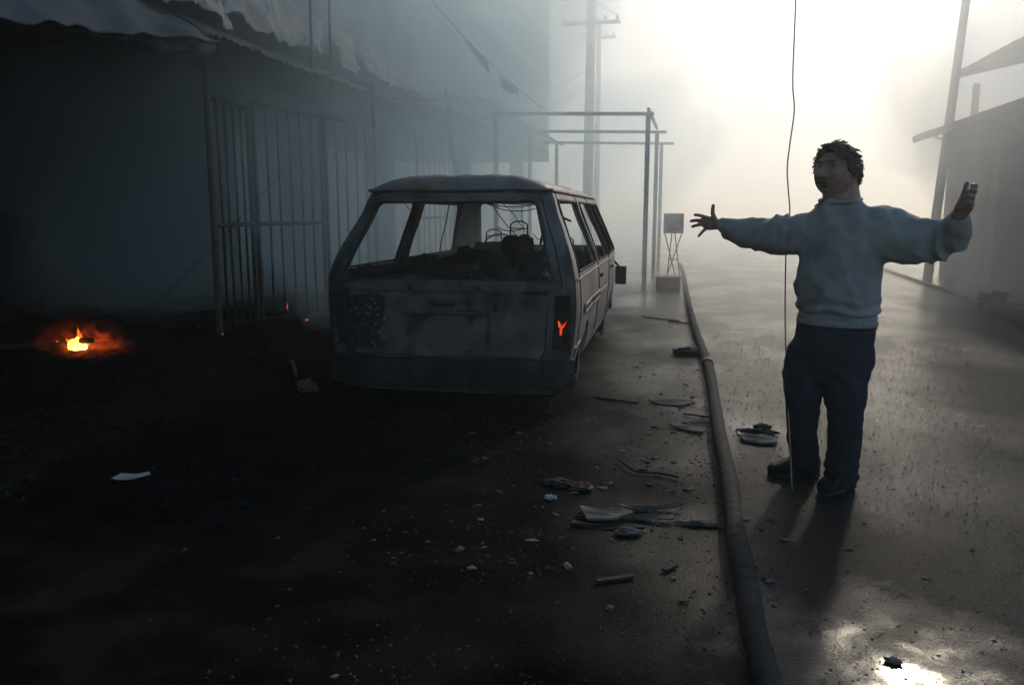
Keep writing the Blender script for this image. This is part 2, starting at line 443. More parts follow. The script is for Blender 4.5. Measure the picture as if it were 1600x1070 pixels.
def panel(name, outer, holes, fn, m, parent, thick=.02, sx=.05, sy=.05, off=1, flip=False):
    loops = [[Vector((a, b_, 0)) for a, b_ in lp] for lp in [outer] + holes]
    flat = [v for lp in loops for v in lp]
    bm = bmesh.new(); vs = [bm.verts.new(v) for v in flat]
    for t in tessellate_polygon(loops):
        if len(set(t)) == 3:
            try: bm.faces.new([vs[i] for i in t])
            except ValueError: pass
    x0 = min(v.x for v in flat); x1 = max(v.x for v in flat); y0 = min(v.y for v in flat); y1 = max(v.y for v in flat)
    k = x0 + sx
    while k < x1 - 1e-4:
        bmesh.ops.bisect_plane(bm, geom=bm.verts[:] + bm.edges[:] + bm.faces[:], plane_co=(k, 0, 0), plane_no=(1, 0, 0)); k += sx
    k = y0 + sy
    while k < y1 - 1e-4:
        bmesh.ops.bisect_plane(bm, geom=bm.verts[:] + bm.edges[:] + bm.faces[:], plane_co=(0, k, 0), plane_no=(0, 1, 0)); k += sy
    bmesh.ops.remove_doubles(bm, verts=bm.verts[:], dist=1e-5)
    bmesh.ops.dissolve_degenerate(bm, edges=bm.edges[:], dist=1e-5)
    for v in bm.verts: v.co = fn(v.co.x, v.co.y)
    bmesh.ops.recalc_face_normals(bm, faces=bm.faces[:])
    # outward = away from the van's middle line
    cc = Vector((0, 2.3, .8)); s = sum((f.normal.dot(f.calc_center_median() - cc)) * f.calc_area() for f in bm.faces)
    if s < 0: bmesh.ops.reverse_faces(bm, faces=bm.faces[:])
    o = obj(name, bm, m, parent, recalc=False, smooth=True)
    md = o.modifiers.new('thick', 'SOLIDIFY'); md.thickness = thick; md.offset = -1
    md2 = o.modifiers.new('es', 'EDGE_SPLIT'); md2.split_angle = R(35)
    return o

van = empty('burnt_van', (-1.675, 5.42, 0), 'burnt out windowless passenger van seen from behind, its tail lamp still burning', 'van', rz=R(1.0))
# body shell: sides
SIDE_LO = .18
def side_outline():
    o = [(0, 1.55), (0, SIDE_LO)]
    def arch(c, r):
        pts = []
        for k in range(13):
            a = math.pi * k / 12
            pts.append((c - r * math.cos(a) / 1.0, SIDE_LO + .02 + (0.34) * math.sin(a)))
        return pts
    for c in (.20, .80):
        o += [(c - .078, SIDE_LO)] + [(c - .078 * math.cos(math.pi * k / 12), SIDE_LO + .33 * math.sin(math.pi * k / 12)) for k in range(1, 12)] + [(c + .078, SIDE_LO)]
    o += [(1, SIDE_LO), (1, 1.55)]
    return o
def tz(y0, y1, z0, z1): return rrect(y0, y1, z0, z1, .012, 4, .05)
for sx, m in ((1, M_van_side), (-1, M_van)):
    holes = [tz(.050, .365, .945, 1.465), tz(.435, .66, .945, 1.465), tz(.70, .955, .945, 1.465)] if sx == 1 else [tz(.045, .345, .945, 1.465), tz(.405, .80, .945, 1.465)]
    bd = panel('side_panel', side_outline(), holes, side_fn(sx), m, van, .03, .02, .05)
    f = side_fn(sx)
    if sx == 1: bd['label'] = 'rust bleached side with open window holes'
    # rubber and pillar trims round the windows
    for hi, h in enumerate(holes):
        bm = bmesh.new(); pts = []
        for a, b_ in h + h[:1]:
            p = f(a, b_); p.x += sx * .004; pts.append(p)
        tube(bm, pts, .011, 6, cap=False)
        obj('window_trim', bm, M_char, van, smooth=True)
# door seams, waist crease, sliding door rail (right side), drip rails on both
for sx in (1, -1):
    f = side_fn(sx)
    for t in (.045, .395, .68):
        bm = bmesh.new(); tube(bm, [f(t, z) + Vector((sx * .001, 0, 0)) for z in [1.52 - .05 * k for k in range(25)]], .0065, 5)
        obj('door_seam', bm, M_gap, van)
    bm = bmesh.new(); tube(bm, [f(.01 + .97 * k / 40, .90) + Vector((sx * .001, 0, 0)) for k in range(41)], .010, 6, squash=.6)
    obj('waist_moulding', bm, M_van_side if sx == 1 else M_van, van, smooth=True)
    bm = bmesh.new(); tube(bm, [f(.01 + .97 * k / 40, .40 if k < 5 or 11 < k < 29 or k > 35 else .40) + Vector((sx * .0, 0, .16 if 0 else 0)) for k in range(0, 5)], .01, 6)
    obj('sill_moulding', bm, M_van_side if sx == 1 else M_van, van, smooth=True)
    bm = bmesh.new(); tube(bm, [f(-.01 + 1.0 * k / 50, 1.535) + Vector((sx * .012, 0, 0)) for k in range(51)], .013, 6)
    obj('drip_rail', bm, M_roof, van, smooth=True)
f = side_fn(1)
bm = bmesh.new(); n = 24
for dz, r_ in ((.030, .009), (-.030, .009)):
    tube(bm, [f(.10 + .29 * k / n, .655 + dz) + Vector((.012, 0, 0)) for k in range(n + 1)], r_, 6)
tube(bm, [f(.10, .655 + .03 * math.cos(math.pi * k / 6)) + Vector((.012, -.02 * math.sin(math.pi * k / 6), 0)) for k in range(7)], .009, 6)
obj('sliding_door_rail', bm, M_van_side, van, smooth=True)
bm = bmesh.new(); tube(bm, [f(.105 + .28 * k / n, .655) + Vector((.003, 0, 0)) for k in range(n + 1)], .022, 6, squash=1)
obj('rail_channel', bm, M_gap, van)
bm = bmesh.new(); tube(bm, [f(.40 + .2 * k / n, .655) + Vector((.008, 0, 0)) for k in range(n + 1)], .008, 6)
obj('door_crease', bm, M_van_side, van, smooth=True)
for t in (.43, .73):
    bm = bmesh.new(); p = f(t, .80); box(bm, p.x - .005, p.x + .022, p.y, p.y + .13, .785, .815, .006); obj('door_handle', bm, M_char, van)

# rear frame, tailgate
def gate_outline(g=0.0):
    return [(.905 - g, .85), (.895 - g, 1.46), (.865 - g, 1.50), (.82 - g, 1.522 - g), (-.82 + g, 1.522 - g), (-.865 + g, 1.50), (-.895 + g, 1.46), (-.905 + g, .85), (-.815 + g, .825),
            (-.80 + g, .80), (-.80 + g, .40), (-.78 + g, .348 + g), (.78 - g, .348 + g), (.80 - g, .40), (.80 - g, .80), (.815 - g, .825)]
TG = gate_outline()
panel('rear_frame', [(-1, 1.55), (-1, .20), (1, .20), (1, 1.55)], [TG, rrect(-.965, -.84, .40, .80, .02, 3), rrect(.845, .965, .40, .80, .02, 3)], rear_fn(0), M_van, van, .03, .08, .05)
def tg_fn(u, z):
    p = rear_fn(.012)(u, z)
    # pressed shapes: ledge under the window, recess for the plate, crease lines
    def sm(a, b_, x): t = max(0, min(1, (x - a) / (b_ - a))); return t * t * (3 - 2 * t)
    p.y += .016 * (1 - sm(.80, .83, z)) * sm(.36, .40, z)
    rec = sm(.66, .64, z) if z > .5 else 1
    inb = (1 - sm(.33, .36, abs(u))) * (1 - sm(.655, .675, z)) * sm(.405, .425, z)
    p.y += .028 * inb
    hb = (1 - sm(.16, .18, abs(u - .0))) * (1 - sm(.745, .76, z)) * sm(.69, .705, z)
    p.y += .022 * hb
    p.y += .012 * nz((u, 2, z), 3.1, 31) * (1 if z < .9 else .3)
    return p
WN = rrect(-.835, .835, .895, 1.455, .05, 5)
tg = panel('tailgate', gate_outline(.008), [WN], tg_fn, M_tail, van, .035, .035, .025)
bm = bmesh.new()
pts = [tg_fn(a, b_) + Vector((0, -.006, 0)) for a, b_ in WN + WN[:1]]
tube(bm, pts, .012, 6, cap=False); obj('window_seal', bm, M_char, tg, smooth=True)
bm = bmesh.new(); pts = [tg_fn(a * 1.035, .895 + (b_ - .895) * 1.05 + (.0 if b_ > 1 else -.012)) + Vector((0, -.004, 0)) for a, b_ in WN + WN[:1]]
tube(bm, pts, .007, 6, cap=False); obj('frame_bead', bm, M_van, tg, smooth=True)
for u in (-.27, .27):
    bm = bmesh.new(); p = tg_fn(u, .845); tube(bm, [p + Vector((0, .01, 0)), p + Vector((0, -.008, 0))], .016, 10)
    obj('wiper_hole', bm, M_gap, tg)
bm = bmesh.new(); p = tg_fn(0, .72); box(bm, -.10, .08, p.y - .022, p.y + .01, .71, .735, .006); obj('handle', bm, M_char, tg)
bm = bmesh.new(); pts = [tg_fn(u, .665) + Vector((0, -.012, 0)) for u in [-.33 + .03 * k for k in range(23)]]; tube(bm, pts, .011, 6); obj('plate_trim', bm, M_van, tg, smooth=True)
bm = bmesh.new(); p = tg_fn(.40, .70); tube(bm, [p + Vector((0, .01, 0)), p + Vector((0, -.01, 0))], .02, 10); obj('lock', bm, M_gap, tg)
# tail lamp housings
for sx in (1, -1):
    bm = bmesh.new()
    pz = .60; g_ = rear_fn(0)
    a = g_(sx * .85, pz); b_ = g_(sx * .96, pz)
    x0, x1 = sorted((a.x, b_.x)); yb = max(a.y, b_.y)
    # open box: back and walls
    box(bm, x0, x1, yb + .05, yb + .07, .40, .80)
    box(bm, x0 - .012, x0, yb - .03, yb + .05, .40, .80); box(bm, x1, x1 + .012, yb - .03, yb + .05, .40, .80)
    for z in (.40, .53, .66, .79): box(bm, x0 + .001, x1 - .001, yb - (.02 if z in (.40, .79) else -.01), yb + .049, z, z + .008)
    lo = obj('tail_lamp', bm, M_char, van)
# flame burning in the right lamp
M_flame_red = emis('small_flame', [(0.38, (0.8, 0.03, 0.0)), (0.55, (1.0, 0.09, 0.02)), (0.68, (1.0, 0.25, 0.10))], 0.75, 30)
def flame(bm, base, h, w, seed, n=10, m=9, lean=(0, 0)):
    rings = []
    for j in range(m + 1):
        t = j / m
        r = w * (math.sin(math.pi * min(1, t * 1.0 + .12)) ** .7) * (1 - t) ** .55 + .0008
        cx_ = lean[0] * t + w * .9 * t * nz((seed, t * 3, 0), 1.2); cy_ = lean[1] * t
        rings.append([bm.verts.new(Vector(base) + Vector((cx_ + r * math.cos(2 * math.pi * k / n) * (1 + .35 * nz((k, t * 4, seed), .8)), cy_ + r * .5 * math.sin(2 * math.pi * k / n), h * t))) for k in range(n)])
    for a, b_ in zip(rings, rings[1:]):
        for k in range(n): bm.faces.new((a[k], a[(k + 1) % n], b_[(k + 1) % n], b_[k]))
    bm.faces.new(rings[0][::-1]); bm.faces.new(rings[-1])
bm = bmesh.new(); p = rear_fn(0)(.90, .60)
by_ = p.y + .0
flame(bm, (p.x - .002, by_, .515), .085, .011, 1.0, lean=(.004, 0))
flame(bm, (p.x + .002, by_, .56), .065, .014, 2.7, lean=(-.026, 0)); flame(bm, (p.x + .004, by_ + .005, .565), .06, .012, 4.1, lean=(.035, 0)); flame(bm, (p.x - .012, by_ + .003, .59), .04, .010, 7.1, lean=(-.010, 0))
obj('flame', bm, M_flame_red, van, smooth=True)
# bumper
bm = bmesh.new(); prof = [(-.02, .342), (-.075, .337), (-.085, .31), (-.085, .155), (-.07, .13), (-.02, .125)]
rings = []
N_ = 44
for i in range(N_ + 1):
    u = -1.0 + 2.0 * i / N_
    pth = rear_fn(0)(u, .30); ring = []
    for dy, z in prof:
        q = pth.copy(); s_ = abs(u) ** 10
        q.y += dy * (1 - .75 * s_); q.x += (1 if u > 0 else -1) * s_ * (-dy) * .55
        q.z = z + .012 * nz((u * 3, z, 0), 1.5, 6); q.y += .01 * nz((u * 4, z * 6, 2), 1.2, 12)
        ring.append(bm.verts.new(q))
    rings.append(ring)
for a, b_ in zip(rings, rings[1:]):
    for k in range(len(prof) - 1): bm.faces.new((a[k], a[k + 1], b_[k + 1], b_[k]))
bp_ = obj('rear_bumper', bm, mat('scorched_bumper', (0.014, 0.015, 0.016), .85, .0, spec=.2, col2=(.045, .047, .046), scale=5, lo=.42, hi=.7, bump=.5, bscale=40, bdist=.006), van, smooth=True); md = bp_.modifiers.new('s', 'SOLIDIFY'); md.thickness = .012
md = bp_.modifiers.new('es', 'EDGE_SPLIT'); md.split_angle = R(40)
bm = bmesh.new()
for z, y in ((.118, -.03), (.098, -.01)): tube(bm, [rear_fn(-y)(-.9 + .1 * k, .25) * 1 + Vector((0, 0, z - .25)) for k in range(19)], .006, 5)
obj('under_bumper_strip', bm, M_van, van)
for u in (.825, -.825):
    bm = bmesh.new(); tube(bm, [rear_fn(.089)(u, .30) + Vector((0, 0, dz)) for dz in (.035, -.165)], .004, 5)
    obj('bumper_joint', bm, M_gap, van)
# front end with windscreen hole
panel('front_panel', [(-1, 1.55), (-1, .24), (1, .24), (1, 1.55)], [rrect(-.90, .90, .985, 1.50, .05, 4)], front_fn(0), M_van, van, .03, .08, .06)
bm = bmesh.new(); 
box(bm, -.86, .86, 4.58, 4.70, .18, .36, .03); obj('front_bumper', bm, M_char, van)
# roof
bm = bmesh.new(); nu, nv = 28, 44; grid = []
for j in range(nv + 1):
    row = []; v_ = j / nv
    for i in range(nu + 1):
        u = -1 + 2 * i / nu
        z = 1.545; w = (vw(z) + .012) * (1 - .05 * max(0, (v_ - .8) / .2) ** 2)
        ya = yr(z) - .035 + .05 * u * u; yb = yf(z) + .03 - .05 * u * u
        y = ya + (yb - ya) * v_
        crown = (1 - abs(u) ** 4.5) * (1 - max(0, 1 - v_ / .045) ** 2.4) * (1 - max(0, 1 - (1 - v_) / .14) ** 2)
        zz = z + .112 * crown + .006 * nz((u * 2, y, 0), 2.2, 15)
        # gentle pressed ribs and heat buckles
        zz += .003 * math.sin(u * 22) * crown
        row.append(bm.verts.new((u * w, y, zz)))
    grid.append(row)
for a, b_ in zip(grid, grid[1:]):
    for i in range(nu): bm.faces.new((a[i], a[i + 1], b_[i + 1], b_[i]))
ro = obj('roof', bm, M_roof, van, smooth=True); md = ro.modifiers.new('s', 'SOLIDIFY'); md.thickness = .018; md.offset = -1
bm = bmesh.new()
for k in range(6):
    y = .75 + k * .55; tube(bm, [(-.62, y, 1.53), (-.3, y, 1.585), (0, y, 1.60), (.3, y, 1.585), (.62, y, 1.53)], .016, 6)
obj('roof_bow', bm, M_char, van)
# floor, inner sills, wheel wells
bm = bmesh.new(); box(bm, -.80, .80, .12, 4.4, .26, .31); box(bm, -.80, -.70, .25, 4.3, .311, .80); 
obj('floor_pan', bm, M_char, van)
# inner window ledge on the left with ash lying on it
def lump(bm, c, s, seed, sub=3, amp=.35, freq=1.6):
    r = bmesh.ops.create_icosphere(bm, subdivisions=sub, radius=1.0)
    for v in r['verts']:
        d = v.co.normalized(); k = 1 + amp * nz(d * freq, 1.0, seed) + amp * .4 * nz(d * freq * 3, 1.0, seed + 3)
        v.co = Vector((c[0] + d.x * s[0] * k, c[1] + d.y * s[1] * k, c[2] + d.z * s[2] * k))
bm = bmesh.new()
for k in range(12): lump(bm, (-.80, .35 + k * .2, .89 + .02 * math.sin(k * 2.1)), (.07, .16, .055 + .01 * math.sin(k)), k, 2)
obj('ash_on_ledge', bm, M_ashy, van)
# heap of burnt seats and lining filling the load space
bm = bmesh.new()
random.seed(4)
for (x, y, z, a, b_, c) in [(-.35, .55, .62, .40, .35, .28), (.10, .6, .58, .42, .35, .26), (.5, .6, .55, .3, .3, .24), (-.5, 1.3, .70, .32, .4, .28),
                            (.0, 1.4, .70, .35, .4, .30), (.45, 1.5, .72, .30, .35, .30), (.25, .9, .76, .18, .2, .16), (-.1, .8, .80, .15, .18, .10),
                            (-.3, 1.9, .78, .3, .3, .26), (.3, 2.1, .80, .3, .3, .25), (.52, 1.0, .70, .2, .2, .22)]:
    lump(bm, (x, y, z), (a, b_, c), x * 7 + y, 4, .35, 1.5)
for v in bm.verts: v.co += Vector((0, 0, .035 * nz(v.co, 6, 2) + .012 * nz(v.co, 20, 7)))
obj('burnt_lining_heap', bm, M_ashy, van, smooth=True)
# seats: back shells with wire headrest loops
def seat(x, y, w, h, ang=0):
    bm = bmesh.new()
    z0 = .45
    nn = 8; g2 = []
    for j in range(9):
        t = j / 8; row = []
        for i in range(nn + 1):
            u = -1 + 2 * i / nn
            row.append(bm.verts.new((x + u * w * (1 - .18 * t ** 3), y + .10 * t + .03 * u * u - .02 * nz((u, t, x), 3, 2), z0 + h * t * (1 - .03 * u * u * t) + .03 * nz((u * 2, t * 2, x), 2, 5))))
        g2.append(row)
    for a, b_ in zip(g2, g2[1:]):
        for i in range(nn): bm.faces.new((a[i], a[i + 1], b_[i + 1], b_[i]))
    s = obj('seat', bm, M_char, van, smooth=True); md = s.modifiers.new('s', 'SOLIDIFY'); md.thickness = .09; md.offset = 0
    bm = bmesh.new(); zt = z0 + h + .02; yy = y + .10
    tube(bm, [(x - .09, yy, zt - .06), (x - .085, yy, zt + .09), (x - .04, yy, zt + .12), (x + .04, yy, zt + .12), (x + .085, yy, zt + .09), (x + .09, yy, zt - .06)], .008, 6)
    tube(bm, [(x - .085, yy, zt + .05), (x + .085, yy, zt + .05)], .006, 6)
    obj('headrest_loop', bm, M_char, s)
    return s
seat(.08, 2.35, .17, .70); seat(.42, 2.3, .22, .50); seat(-.40, 3.35, .24, .60); seat(.42, 3.35, .24, .52)
# dashboard, wheel, mirror, wires
bm = bmesh.new()
for k in range(14): lump(bm, (-.75 + k * .115, 4.12 + .02 * math.sin(k), .86 + .03 * math.sin(k * 1.7)), (.10, .14, .12), k + 20, 2)
obj('dashboard', bm, M_char, van)
bm = bmesh.new(); cx_, cy_, cz_ = -.42, 3.80, .98
tube(bm, [(cx_ + .19 * math.cos(2 * math.pi * k / 24), cy_ + .12 * math.sin(2 * math.pi * k / 24), cz_ + .15 * math.sin(2 * math.pi * k / 24)) for k in range(25)], .011, 6, cap=False)
for a in (20, 160, 270): tube(bm, [(cx_, cy_, cz_), (cx_ + .19 * math.cos(R(a)), cy_ + .12 * math.sin(R(a)), cz_ + .15 * math.sin(R(a)))], .009, 6)
tube(bm, [(cx_, cy_, cz_), (cx_, 4.2, .75)], .02, 6)
obj('steering_wheel', bm, M_char, van)
bm = bmesh.new(); f = side_fn(1)
p = f(.985, .80); tube(bm, [p, p + Vector((.05, -.02, -.05)), p + Vector((.085, -.03, -.12))], .014, 6)
box(bm, p.x + .02, p.x + .155, p.y - .07, p.y - .02, .52, .74, .02)
obj('side_mirror', bm, M_char, van)
for a, b_, sag, r_ in (((.10, .62, 1.47), (.66, .50, 1.46), .05, .004), ((.12, .7, 1.46), (.60, 1.2, 1.47), .08, .004), ((.0, .9, 1.50), (.66, .6, 1.44), .03, .003),
                       ((.20, .65, 1.46), (.62, .9, 1.12), .12, .004), ((.18, .8, 1.5), (.52, 1.0, 1.05), -.06, .003), ((-.1, 2.2, 1.24), (.14, 2.3, 1.22), .03, .005),
                       ((.30, 2.0, 1.18), (.66, .8, 1.33), .10, .004), ((.44, 1.6, 1.50), (.50, 1.5, 1.10), .02, .003), ((-.62, .9, 1.50), (-.60, 1.5, 1.48), .10, .003),
                       ((.05, .60, 1.475), (.55, .62, 1.47), .02, .003), ((.22, 1.8, 1.5), (.26, 1.8, 1.05), .0, .003)):
    bm = bmesh.new(); a = Vector(a); b_ = Vector(b_); pts = []
    for k in range(13):
        t = k / 12; q = a.lerp(b_, t); q.z -= sag * 4 * t * (1 - t); q.x += .015 * nz((t * 4, sag * 50, 0), 1); pts.append(q)
    tube(bm, pts, r_, 5)
    obj('hanging_wire', bm, M_char, van)
bm = bmesh.new()   # bent seat frame standing up in the load bay
tube(bm, [(.46, 1.45, 1.10), (.50, 1.5, 1.36), (.53, 1.5, 1.385), (.72, 1.5, 1.30)], .011, 6)
obj('bent_seat_frame', bm, M_char, van)
# axles and wheels with the tyres burnt off the rims
M_rim = mat('burnt_rim', (0.05, 0.045, 0.04), .7, .4, col2=(.12, .08, .055), scale=14, lo=.45, hi=.6, bump=.3)
for y in (.98, 3.56):
    for sx in (1, -1):
        bm = bmesh.new(); x = sx * .80
        prof_ = [(.10, .16), (.105, .205), (.085, .21), (.07, .175), (-.07, .175), (-.085, .21), (-.10, .20)]
        n = 28; rings = []
        for k in range(n):
            a = 2 * math.pi * k / n
            rings.append([bm.verts.new((x + sx * d - sx * .06, y + r_ * math.cos(a), .215 + r_ * math.sin(a))) for d, r_ in prof_])
        for k in range(n):
            a, b_ = rings[k], rings[(k + 1) % n]
            for i in range(len(prof_) - 1): bm.faces.new((a[i], a[i + 1], b_[i + 1], b_[i]))
        w = obj('wheel', bm, M_rim, van, smooth=True)
        bm = bmesh.new(); rings = []
        for (d, r_) in ((.02, .175), (.03, .14), (-.01, .10), (.03, .07), (.04, .0)):
            rings.append([bm.verts.new((x + sx * d - sx * .03, y + (r_ + .001) * math.cos(2 * math.pi * k / n), .215 + (r_ + .001) * math.sin(2 * math.pi * k / n))) for k in range(n)])
        for a, b_ in zip(rings, rings[1:]):
            for k in range(n): bm.faces.new((a[k], a[(k + 1) % n], b_[(k + 1) % n], b_[k]))
        obj('rim', bm, M_rim, w, smooth=True)
        bm = bmesh.new()
        tube(bm, [(x - sx * .06, y + (.225 + .008 * nz((k, y, 0), .9)) * math.cos(2 * math.pi * k / 40), .235 + (.225 + .008 * nz((k, y, sx), .9)) * math.sin(2 * math.pi * k / 40)) for k in range(41)], .022, 6, cap=False)
        obj('tyre_remnant', bm, M_char, w)
    bm = bmesh.new(); tube(bm, [(-.75, y, .22), (.75, y, .22)], .035, 8); obj('axle', bm, M_char, van)

# ---------------------------------------------------------------- the man
def fuse(bm, voxel, smooth=6, disp=None, fac=0.5):
    """union of closed pieces as one continuous surface, smoothed"""
    me = bpy.data.meshes.new('tmp'); bmesh.ops.recalc_face_normals(bm, faces=bm.faces[:]); bm.to_mesh(me); bm.free()
    o = bpy.data.objects.new('tmp', me); C.objects.link(o)
    md = o.modifiers.new('r', 'REMESH'); md.mode = 'VOXEL'; md.voxel_size = voxel; md.adaptivity = 0
    md = o.modifiers.new('s', 'SMOOTH'); md.iterations = smooth; md.factor = fac
    dg = bpy.context.evaluated_depsgraph_get(); dg.update()
    m2 = bpy.data.meshes.new_from_object(o.evaluated_get(dg))
    bpy.data.objects.remove(o); bpy.data.meshes.remove(me)
    b2 = bmesh.new(); b2.from_mesh(m2); bpy.data.meshes.remove(m2)
    b2.normal_update()
    if disp:
        mv = [(v, v.normal * disp(v.co, v.normal)) for v in b2.verts]
        for v, d in mv: v.co += d
    return b2

def loft(bm, rings, n=24, sq=1.0):
    """rings: (centre, half-axis u, half-axis v) ; closed ends"""
    rs = []
    for c, u, v in rings:
        c, u, v = Vector(c), Vector(u), Vector(v); ring = []
        for k in range(n):
            a = 2 * math.pi * k / n; ca, sa = math.cos(a), math.sin(a)
            ca = math.copysign(abs(ca) ** sq, ca); sa = math.copysign(abs(sa) ** sq, sa)
            ring.append(bm.verts.new(c + u * ca + v * sa))
        rs.append(ring)
    for a, b_ in zip(rs, rs[1:]):
        for k in range(n): bm.faces.new((a[k], a[(k + 1) % n], b_[(k + 1) % n], b_[k]))
    bm.faces.new(rs[0][::-1]); bm.faces.new(rs[-1])

def limb(bm, pts, rads, n=16, sub=4):
    """smooth tapering tube with rounded ends"""
    P_ = catmull(pts, sub); rr = []
    for i in range(len(P_)):
        t = i / (len(P_) - 1) * (len(rads) - 1); k = min(int(t), len(rads) - 2); f_ = t - k
        rr.append(rads[k] * (1 - f_) + rads[k + 1] * f_)
    d0 = (P_[0] - P_[1]).normalized(); d1 = (P_[-1] - P_[-2]).normalized()
    head = [P_[0] + d0 * rr[0] * math.sin(a) for a in (1.35, .9, .45)]; hr = [rr[0] * math.cos(a) for a in (1.35, .9, .45)]
    tl = [P_[-1] + d1 * rr[-1] * math.sin(a) for a in (.45, .9, 1.35)]; tr = [rr[-1] * math.cos(a) for a in (.45, .9, 1.35)]
    tube(bm, head + P_ + tl, hr + rr + tr, n)

A_ = Vector((.84, -.54, 0)); F_ = Vector((-.54, -.84, 0))      # his left, his front
M_skin = mat('sooty_skin', (0.27, 0.14, 0.105), 0.5, col2=(0.15, 0.085, 0.07), scale=16, lo=.42, hi=.65, bump=.25, bscale=120, bdist=.002)
M_hair = mat('dark_hair', (0.009, 0.008, 0.007), 0.65, spec=.3, col2=(0.022, 0.019, 0.017), scale=60, lo=.5, hi=.7)
M_sweat = mat('grey_sweatshirt', (0.27, 0.275, 0.275), 0.95, col2=(0.20, 0.205, 0.205), scale=5, lo=.4, hi=.65, bump=.5, bscale=260, bdist=.002,
              col3=(0.13, 0.135, 0.14), scale3=3.2, lo3=.56, hi3=.72)
M_jean = mat('dark_jeans', (0.010, 0.018, 0.027), 0.95, spec=.2, col2=(0.017, 0.027, 0.040), scale=6, lo=.4, hi=.65, bump=.4, bscale=300, bdist=.002)
M_shoe = mat('black_leather', (0.004, 0.004, 0.0045), 0.6, spec=.25, bump=.15, bscale=60)
man = empty('person', (0.745, 4.204, GH(.745, 4.2)), 'man in grey sweatshirt and dark jeans standing with both arms flung wide', 'person', rz=R(12.25))
HC = Vector((-.044, .0, 1.562)); HF = Vector((-.82, -.57, -.02)).normalized(); HS = Vector((0, 0, 1)).cross(HF).normalized() * 1.0  # HS: his left
HU = HF.cross(HS).normalized()
def hp(f, s, u): return HC + HF * f + HS * s + HU * u

bm = bmesh.new()
# head shaped on a dense sphere
r = bmesh.ops.create_uvsphere(bm, u_segments=72, v_segments=54, radius=1.0)
def gss(x, w): return math.exp(-(x / w) ** 2)
for v in r['verts']:
    d = v.co.normalized(); f_, s_, u_ = d.x, d.y, d.z
    L_ = .110 if f_ > 0 else .116
    x = f_ * L_; y = s_ * .092; z = u_ * .116
    # jaw: narrow and push forward below
    if u_ < 0:
        k = -u_
        y *= 1 + .07 * math.sin(k * 2.6); x += .012 * k * (1 if f_ > 0 else .3)
        if f_ < 0: x *= 1 - .45 * k
        z *= 1.02
    if f_ > 0:
        fl = f_ ** 1.2
        ey = z - .028                                                     # height over the eye line
        x -= .006 * fl * gss(ey - .050, .04)                              # forehead
        x += .017 * fl * gss(ey - .022, .009) * gss(abs(y) - .030, .026)  # brow ridge
        x -= .024 * fl * gss(ey + .001, .012) * gss(abs(y) - .032, .015)  # sockets
        x += .006 * fl * gss(ey - .009, .005) * gss(abs(y) - .032, .014)  # upper lids
        x += .005 * fl * gss(ey + .011, .005) * gss(abs(y) - .032, .013)  # lower lids
        x += .016 * fl * gss(z + .014, .022) * gss(abs(y) - .050, .019)   # cheeks
        nt = max(0, min(1, (.014 - ey) / .060))
        x += (.007 + .029 * nt ** 1.2) * gss(y, .010 + .010 * nt) * (1 if z > -.022 else gss(z + .022, .005)) * (1 if ey < .014 else gss(ey - .014, .012))
        x += .011 * gss(z + .018, .008) * gss(abs(y) - .013, .007)        # nostril wings
        x -= .006 * fl * gss(z + .045, .04) * gss(abs(y) - .034, .006)    # folds from nose to mouth
        x += .011 * fl * gss(z + .050, .007) * gss(y, .026)               # upper lip
        x += .012 * fl * gss(z + .081, .007) * gss(y, .022)               # lower lip
        x -= .024 * fl * gss(z + .066, .0065) * gss(y, .022)              # open mouth
        x -= .004 * fl * gss(z + .091, .005) * gss(y, .02)
        x += .019 * fl * gss(z + .106, .014) * gss(y, .028)               # chin
    v.co = hp(x, y, z)
# ears
for s in (1, -1):
    loft(bm, [(hp(-.012, s * .083, .004), HU * .030, HF * .017), (hp(-.016, s * .095, .006), HU * .034, HF * .020), (hp(-.022, s * .105, .008), HU * .030, HF * .016)], 16)
# neck, trunk, arms and legs: one body under the clothes
limb(bm, [hp(-.045, 0, -.03), hp(-.045, 0, -.10), Vector((.010, .01, 1.36)), Vector((.005, .01, 1.29))], [.076, .086, .086, .07])
limb(bm, [hp(.030, 0, -.088), hp(.0, 0, -.118)], [.042, .058])
for z, w, d in ():
    pass
loft(bm, [((0, 0, z), A_ * w, F_ * d) for z, w, d in ((.80, .14, .09), (.95, .145, .095), (1.10, .15, .09), (1.22, .14, .08), (1.29, .10, .06), (1.34, .05, .05))])
limb(bm, [(-.13, .085, 1.29), (-.35, .29, 1.275), (-.46, .365, 1.297), (-.515, .392, 1.308)], [.055, .042, .034, .026])
limb(bm, [(.13, -.085, 1.27), (.33, -.235, 1.255), (.35, -.35, 1.31), (.340, -.415, 1.365)], [.058, .045, .036, .028])
limb(bm, [(-.06, .04, .76), (-.12, .045, .45), (-.08, .10, .08)], [.085, .065, .045])
limb(bm, [(.05, -.035, .76), (.05, -.08, .45), (.05, -.09, .08)], [.085, .065, .045])
